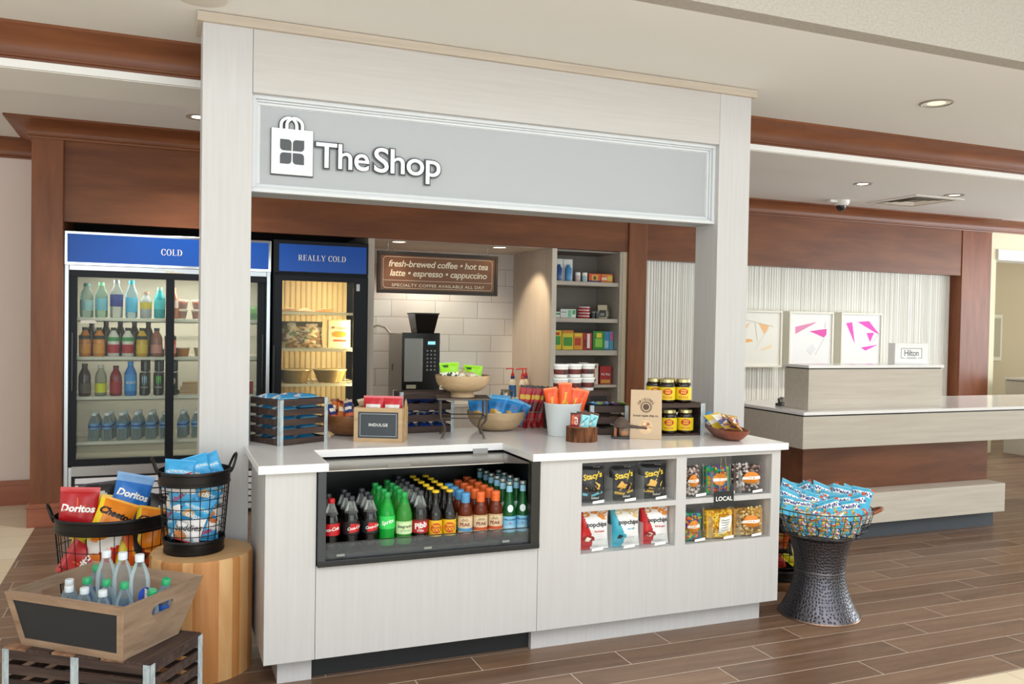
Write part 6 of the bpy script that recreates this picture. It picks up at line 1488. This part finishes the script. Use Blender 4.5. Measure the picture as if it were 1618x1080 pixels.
ll = (('green', *bl(.113, .228), .035, 'at the back corner by the hand hole'), ('green', *bl(.165, .128), .02, 'behind the two clear caps'), ('green', *bl(.252, .13), .022, 'between the tall bottles and the front'), ('green', *bl(.335, .128), .022, 'in the middle near the blue round label'), ('green', *bl(.403, .232), .02, 'at the stump side below the tall bottle'), ('green', *bl(.403, .16), .0, 'low against the stump side board'),
      ('white', *bl(.1, .11), .012, 'nearest the far hand hole'), ('white', *bl(.15, .06), .008, 'at the front corner by the chalkboard'), ('white', *bl(.218, .062), .008, 'at the chalkboard, second from the corner'), ('white', *bl(.3, .062), .008, 'at the chalkboard in the middle'))
protos = {}
for k, (c, x, y, dz, s) in enumerate(ll):
    lab = f"small {c}-capped water bottle in the box, {s}"
    loc = (x, y, .32+dz)
    if c not in protos:
        o = thing('water_bottle', lab, 'bottle', loc, 0, 'small water bottles in the wooden box'); protos[c] = o
        part('body', B().lathe([(.001, .004), (.026, 0), (.0315, .006), (.0315, .03), (.0295, .035), (.0315, .04), (.0315, .11), (.029, .128), (.018, .156), (.0135, .165), (.0135, .175)], 22), [CLW], o)
        part('cap', B().lathe([(.0155, .17), (.0155, .19), (.014, .192)], 18), [M('#1f9e63' if c == 'green' else '#cfd6da', .35)], o)
        part('label_band', B().lathe([(.0319, .055), (.0319, .1)], 22, cap=False), [M('#2a55a8', .4) if c == 'green' else M('#c9d9e6', .4)], o)
    else: o = dup(protos[c], lab, loc, random.uniform(-.5, .5))
    if 'stump side' in s: o.rotation_euler = (0, R(9), BA)

# ------------------------------------------------------------------ drum table with the basket of fruit snacks
DX, DY = 3.215, 3.565
m, N, L, p = new_mat('hammered_metal')
p.inputs['Metallic'].default_value = .9; p.inputs['Roughness'].default_value = .3; p.inputs['Base Color'].default_value = lin('#5d5a5e')+(1,)
tc = N.new('ShaderNodeTexCoord'); sx = N.new('ShaderNodeSeparateXYZ'); L(tc.outputs['Object'], sx.inputs[0])
at = N.new('ShaderNodeMath'); at.operation = 'ARCTAN2'; L(sx.outputs[1], at.inputs[0]); L(sx.outputs[0], at.inputs[1])
cb = N.new('ShaderNodeCombineXYZ'); L(at.outputs[0], cb.inputs[0]); L(sx.outputs[2], cb.inputs[1])
mp = N.new('ShaderNodeMapping'); mp.inputs['Scale'].default_value = (9.5, 62, 1); L(cb.outputs[0], mp.inputs[0])
vo = N.new('ShaderNodeTexVoronoi'); vo.voronoi_dimensions = '2D'; vo.inputs['Scale'].default_value = 1; vo.inputs['Randomness'].default_value = .55; L(mp.outputs[0], vo.inputs['Vector'])
mr = N.new('ShaderNodeMapRange'); mr.inputs['From Max'].default_value = .45; L(vo.outputs['Distance'], mr.inputs['Value'])
cr_ = N.new('ShaderNodeValToRGB'); ce = cr_.color_ramp.elements; ce[0].position = .3; ce[0].color = lin('#262428')+(1,); ce[1].position = .62; ce[1].color = lin('#5c5a60')+(1,); L(mr.outputs[0], cr_.inputs[0]); L(cr_.outputs[0], p.inputs['Base Color'])
bu = N.new('ShaderNodeBump'); bu.inputs['Strength'].default_value = .6; bu.inputs['Distance'].default_value = .003; L(mr.outputs[0], bu.inputs['Height']); L(bu.outputs[0], p.inputs['Normal'])
HAM = m
t = thing('drum_table', 'dark hammered metal hourglass drum table beside the counter end', 'table', (DX, DY, 0))
prof = [(.205, 0), (.207, .004), (.198, .02)]+[(.127+.075*abs((z-.245)/.235)**1.9*(1 if z < .245 else .86), z) for z in [.03+.02*k for k in range(20)]]+[(.195, .428), (.001, .43)]
part('drum_body', B().lathe(prof, 56), [HAM], t)
part('base_rim', B().lathe([(.204, .0), (.209, .003), (.206, .009)], 56, cap=False), [M('#8a6f5c', .35, .8)], t)
part('waist_ring', B().lathe([(.1285, .23), (.1305, .236), (.1285, .242)], 56, cap=False), [M('#6a6668', .3, .9)], t)
t = thing('wire_basket', 'round wire basket piled with light blue fruit snack packs on the drum table', 'basket', (DX+.02, DY+.02, .4305), R(-42))
b = B()
def bring(z, r): return [(r*math.cos(2*PI*i/44), r*math.sin(2*PI*i/44), z) for i in range(44)]
rz = [(.004, .2), (.035, .228), (.07, .243), (.105, .252), (.132, .257)]
for z, r in rz: b.tube(bring(z, r), .0016 if z < .13 else .003, 5, True)
for k in range(34):
    a = 2*PI*k/34; b.tube([(r*math.cos(a), r*math.sin(a), z) for z, r in rz], .0014, 5)
for k in range(-3, 4): b.tube([(-math.sqrt(.2**2-(.06*k)**2), .06*k, .003), (math.sqrt(.2**2-(.06*k)**2), .06*k, .003)], .0014, 5)
part('wire_lattice', b, [M('#3a3c40', .4, .8)], t)
for s in (-1, 1):
    part('leather_handle', B().tube([(s*.25, -.05, .125), (s*.285, -.03, .14), (s*.295, 0, .145), (s*.285, .03, .14), (s*.25, .05, .125)], .009, 8), [M('#8a4a2c', .5)], t)
wart = [('all', '#46aed2'), ('speck', .10, .0, .5, '#d9b23a'), ('speck', .08, 0, .5, '#c9482a'), ('speck', .06, 0, .55, '#7fae4a'), ('rect', .04, .48, .96, .76, '#eef0f2'), ('rect', 0, .94, 1, 1, '#6fc0dc'), ('ell', .93, .93, .1, .08, '#c9563a')]
wart2 = [('all', '#3aa6cf'), ('speck', .22, 0, 1, '#e0a83a'), ('speck', .2, 0, 1, '#d9482a'), ('speck', .14, 0, 1, '#5a8f3a'), ('speck', .12, 0, 1, '#e9ecef'), ('speck', .08, 0, 1, '#4a3a7a')]
wp = None; wp2 = None; cnt = 0
place = ['nearest the counter end', 'second from the counter end', 'third along from the counter', 'fourth along from the counter', 'fifth along from the counter', 'sixth along from the counter', 'seventh along from the counter', 'eighth along from the counter']
face = math.atan2(-DX, -DY)
def wpos(s, d):
    """s: to the side as seen from the aisle, d: away from it"""
    a = R(-42); return DX+.02+s*math.cos(a)-d*math.sin(a), DY+.02+s*math.sin(a)+d*math.cos(a)
spots = []
for row, (d, z, nn, wdt) in enumerate(((-.17, .145, 5, .15), (-.095, .155, 5, .18), (-.02, .165, 5, .19), (.07, .175, 5, .18), (.14, .17, 4, .14))):
    for k in range(nn):
        s = -wdt+2*wdt*k/(nn-1)
        spots.append((s, d, z, row, k))
tl = [8, -14, 5, 16, -6, 12, -20, 4, -9, 18]
for s, d, z, row, k in spots:
    lab = f"light blue fruit snack pack in the basket, {['front', 'second', 'middle', 'fourth', 'rear'][row]} row, {place[k]}"
    x, y = wpos(s, d); loc = (x, y, .4305+z-.045); rot = (R(-52+9*(row % 2)+5*math.sin(k*5+row)), R(1.4*tl[(row*3+k*7) % 10]), R(-42)+.4*math.sin(row*3+k*2.3))
    if wp is None:
        wp = newbag('fruit_snack_pack', lab, 'snack pack', 'fruit snack packs in the wire basket')
        pouch(wp, .115, .13, .03, wart, [("Welch's", .032, .5, .62, '#1d2f7a', dict(bold=.0010, shear=.15))], seed=3, nu=20, nv=22); lay(wp, loc, rot)
    else: dup(wp, lab, loc, rot=rot)
for k in range(14):
    a = -PI+PI*1.15*k/13-.15; lv = k % 2
    lab = f"fruit snack pack pressed against the basket wires, {['upper', 'lower'][lv]} one, {['first', 'second', 'third', 'fourth', 'fifth', 'sixth', 'seventh'][k//2]} pair around from the counter"
    q = .185 if lv else .205; x, y = wpos(q*math.cos(a), q*math.sin(a)); loc = (x, y, .4305+(.008 if lv else .055)); rot = (R(-8), R((-14, 12, 6, -10, 16)[k % 5]), R(-42)+a+PI/2)
    if wp2 is None:
        wp2 = newbag('fruit_snack_pack', lab, 'snack pack', 'fruit snack packs in the wire basket'); pouch(wp2, .105, .085, .03, wart2, [], seed=8, nu=20, nv=18); lay(wp2, loc, rot)
    else: dup(wp2, lab, loc, rot=rot)
# wire bin behind the drum
kx, ky = 3.36, 4.06
solo('wood_slab', B().lathe([(.15, 0), (.155, .01), (.152, .04), (.001, .042)], 36), [grain('#6a4426', '#9a7048', 'x', 10, 3, .6, .3)], 'low round wood slab under the wire bin behind the drum table', 'slab', (kx, ky, 0))
wire_bin('tall black wire bin of mixed snacks on the floor behind the drum table', (kx, ky, .043), R(20), .146, .142, .118, .115, .35, .062, .06, 22, 6, 'black wire bins')
for k, (kind, a, z) in enumerate((('redw', -2.5, .06), ('black', -2.0, .14), ('org', -2.6, .2), ('yel', -1.4, .1), ('black', -2.2, .24), ('org', -1.6, .22))):
    o = cp2[kind]
    lab = f"{chipd[kind][0]} bag in the bin behind the drum table, {['lowest one against the wires', 'second from the bottom', 'under the rim band', 'lower one facing the aisle', 'beside the rim band', 'higher one facing the aisle'][k]}"
    c = dup(o, lab, (kx+.06*math.cos(a), ky+.06*math.sin(a), .043+z), rot=(R(-6), R(-20+18*k), a+PI/2), group='snack bags in the bin behind the drum'); c.scale = (.75, .75, .62)

# ------------------------------------------------------------------ reception desk
REVEAL = M('#1b1a1a', .5)
t = thing('reception_desk', 'stepped reception desk of pale laminate and cherry wood with white tops', 'desk', (0, 0, 0))
part('worktop', B().box(4.062, 4.69, .903, 9.2, 5.6, .925), [QUARTZ], t, bevel=.002)
part('reveal', B().box(4.07, 4.70, .893, 9.18, 5.59, .903), [REVEAL], t)
part('upper_box', B().box(4.062, 4.695, .672, 9.2, 5.6, .893), [LAMD], t, bevel=.0015)
part('ledge_box', B().box(4.2, 4.81, .925, 5.46, 5.06, 1.212), [LAMD], t, bevel=.0015)
part('reveal', B().box(4.205, 4.815, 1.212, 5.455, 5.055, 1.22), [REVEAL], t)
part('ledge_top', B().box(4.19, 4.80, 1.22, 5.47, 5.07, 1.241), [QUARTZ], t, bevel=.002)
part('cherry_panel', B().box(4.2, 4.85, .338, 6.012, 5.55, .672), [grain('#5c3422', '#824e32', 'x', 8, 1.2, .35, .45)], t)
part('step_box', B().box(4.06, 4.68, .124, 6.003, 5.6, .34), [grain('#c4bbae', '#d3cabe', 'x', 40, 2, .45, .35)], t, bevel=.0015)
part('toe_kick', B().box(4.15, 4.765, 0, 5.988, 5.5, .124), [M('#4a4f57', .5)], t)
t = thing('desk_sign', 'small white acrylic block sign with framed grey lettering on the reception ledge', 'sign', (5.262, 4.915, 1.241), R(-6))
part('sign_block', B().box(-.148, -.0, 0, .148, .075, .158), [M('#f3f3f5', .25, 0, .5)], t, bevel=.002)
b = B()
for x0, z0, x1, z1 in ((-.095, .118, .095, .121), (-.095, .045, -.092, .121), (.092, .045, .095, .121), (-.095, .045, -.06, .048), (.06, .045, .095, .048)): b.box(x0, -.0012, z0, x1, -.0004, z1)
part('border_line', b, [M('#3a4048', .5)], t)
b = B(); g = glyphs('Hilton', .066, 0, spacing=.92); put(b, g, lambda x, y: (x*.88, -.001, .083+y)); put(b, glyphs('HONORS', .02, 0, spacing=1.1), front(0, -.001, .046))
part('lettering', b, [M('#3a4048', .5)], t)
t = thing('tape_dispenser', 'dark tape dispenser on the reception desk beside the raised ledge', 'dispenser', (4.262, 5.165, .925), R(30))
part('base', B().box(-.06, -.025, 0, .06, .025, .02), [M('#2b2d2c', .4)], t, bevel=.004); part('arm', B().tube([(-.045, 0, .018), (-.06, 0, .05), (-.02, 0, .056), (.05, 0, .04)], .008, 8), [M('#2b2d2c', .4)], t); part('tape_roll', B().at((.02, 0, .035), (R(90), 0, 0)).lathe([(.012, -.01), (.026, -.01), (.026, .01), (.012, .01)], 20), [M('#c9c9b9', .4)], t)
# artworks on the fluted wall
def art(label, x0, x1, bg, shapes, fr):
    t = thing('wall_art', label, 'picture', ((x0+x1)/2, 7.775, 1.07), 0, 'abstract pictures on the fluted wall'); w = (x1-x0)/2; h = .615
    b = B(); e = .022; y0, y1 = -.175, 0
    b.box(-w, y0, 0, w, y1, e); b.box(-w, y0, h-e, w, y1, h); b.box(-w, y0, e, -w+e, y1, h-e); b.box(w-e, y0, e, w, y1, h-e)
    part('frame', b, [M(fr, .5)], t, bevel=.002)
    c = part('canvas', B().box(-w+e, -.16, e, w-e, -.02, h-e), [M(bg, .6)], t)
    for k, (pts, cc) in enumerate(shapes): part('painted_shape', B().add([((u-.5)*2*(w-e), -.1604-.0003*k, e+v*(h-2*e)) for u, v in pts], [tuple(range(len(pts)))]), [M(cc, .6)], c)
    return t
art('abstract picture with pale orange shapes, hanging next to the shop post', 5.63, 6.262, '#ecebe4', [([(.1, .6), (.2, .62), (.33, .82), (.22, .74)], '#efc489'), ([(.5, .8), (.75, .75), (.65, .58)], '#f0bd86'), ([(.2, .42), (.4, .45), (.36, .49), (.2, .5)], '#f0b56a'), ([(.42, .8), (.44, .8), (.5, .45), (.49, .45)], '#c9c5b8'), ([(.72, .7), (.74, .7), (.45, .3), (.44, .3)], '#d9d5c9'), ([(.0, .9), (.85, .74), (.85, .73), (.0, .89)], '#b9b6a8'), ([(.55, .3), (.82, .4), (.8, .32), (.6, .28)], '#f3dcbb')], '#e6e3d6')
art('abstract picture with two pale pink wedges, middle one on the fluted wall', 6.356, 6.972, '#f0f1f3', [([(.12, .6), (.12, .74), (.62, .84), (.6, .82)], '#e08cb6'), ([(.46, .66), (.88, .71), (.88, .6), (.82, .54)], '#e24fb0'), ([(.8, .74), (.86, .88), (.86, .72)], '#dcdde2'), ([(.82, .54), (.84, .53), (.62, .2), (.6, .2)], '#d9dbe0'), ([(.4, .3), (.55, .42), (.62, .3), (.5, .2)], '#e4e6ea')], '#ece9dd')
art('abstract picture with bright magenta shards, nearest the cherry column', 7.08, 7.684, '#f0f1f3', [([(.1, .83), (.26, .85), (.34, .42)], '#e84bc0'), ([(.4, .86), (.7, .88), (.98, .62), (.85, .66)], '#e84bc4'), ([(.64, .64), (.84, .65), (.74, .46)], '#e846c4'), ([(.5, .35), (.95, .41), (.62, .29)], '#e846c8'), ([(.78, .46), (.8, .46), (.98, .62), (.97, .63)], '#cfd0d6')], '#ece9dd')
# beyond the doorway
t = thing('second_desk', 'pale second service desk seen past the end of the reception desk', 'desk', (0, 0, 0))
part('desk_body', B().box(9.72, 6.9, 0, 12.5, 7.62, .9), [M('#d9d6c6', .5)], t, bevel=.002); part('worktop', B().box(9.7, 6.88, .91, 12.5, 7.62, .935), [QUARTZ], t)
part('reveal', B().box(9.73, 6.91, .9, 12.5, 7.62, .91), [REVEAL], t)
t = thing('corridor_picture', 'narrow framed picture on the corridor wall beyond the doorway', 'picture', (11.95, 9.6, 1.05)); part('frame', B().box(-.16, -.03, 0, .16, 0, .72), [M('#b9ad90', .5)], t, bevel=.004); part('canvas', B().box(-.12, -.034, .06, .12, -.0301, .66), [M('#8f8466', .6)], t)
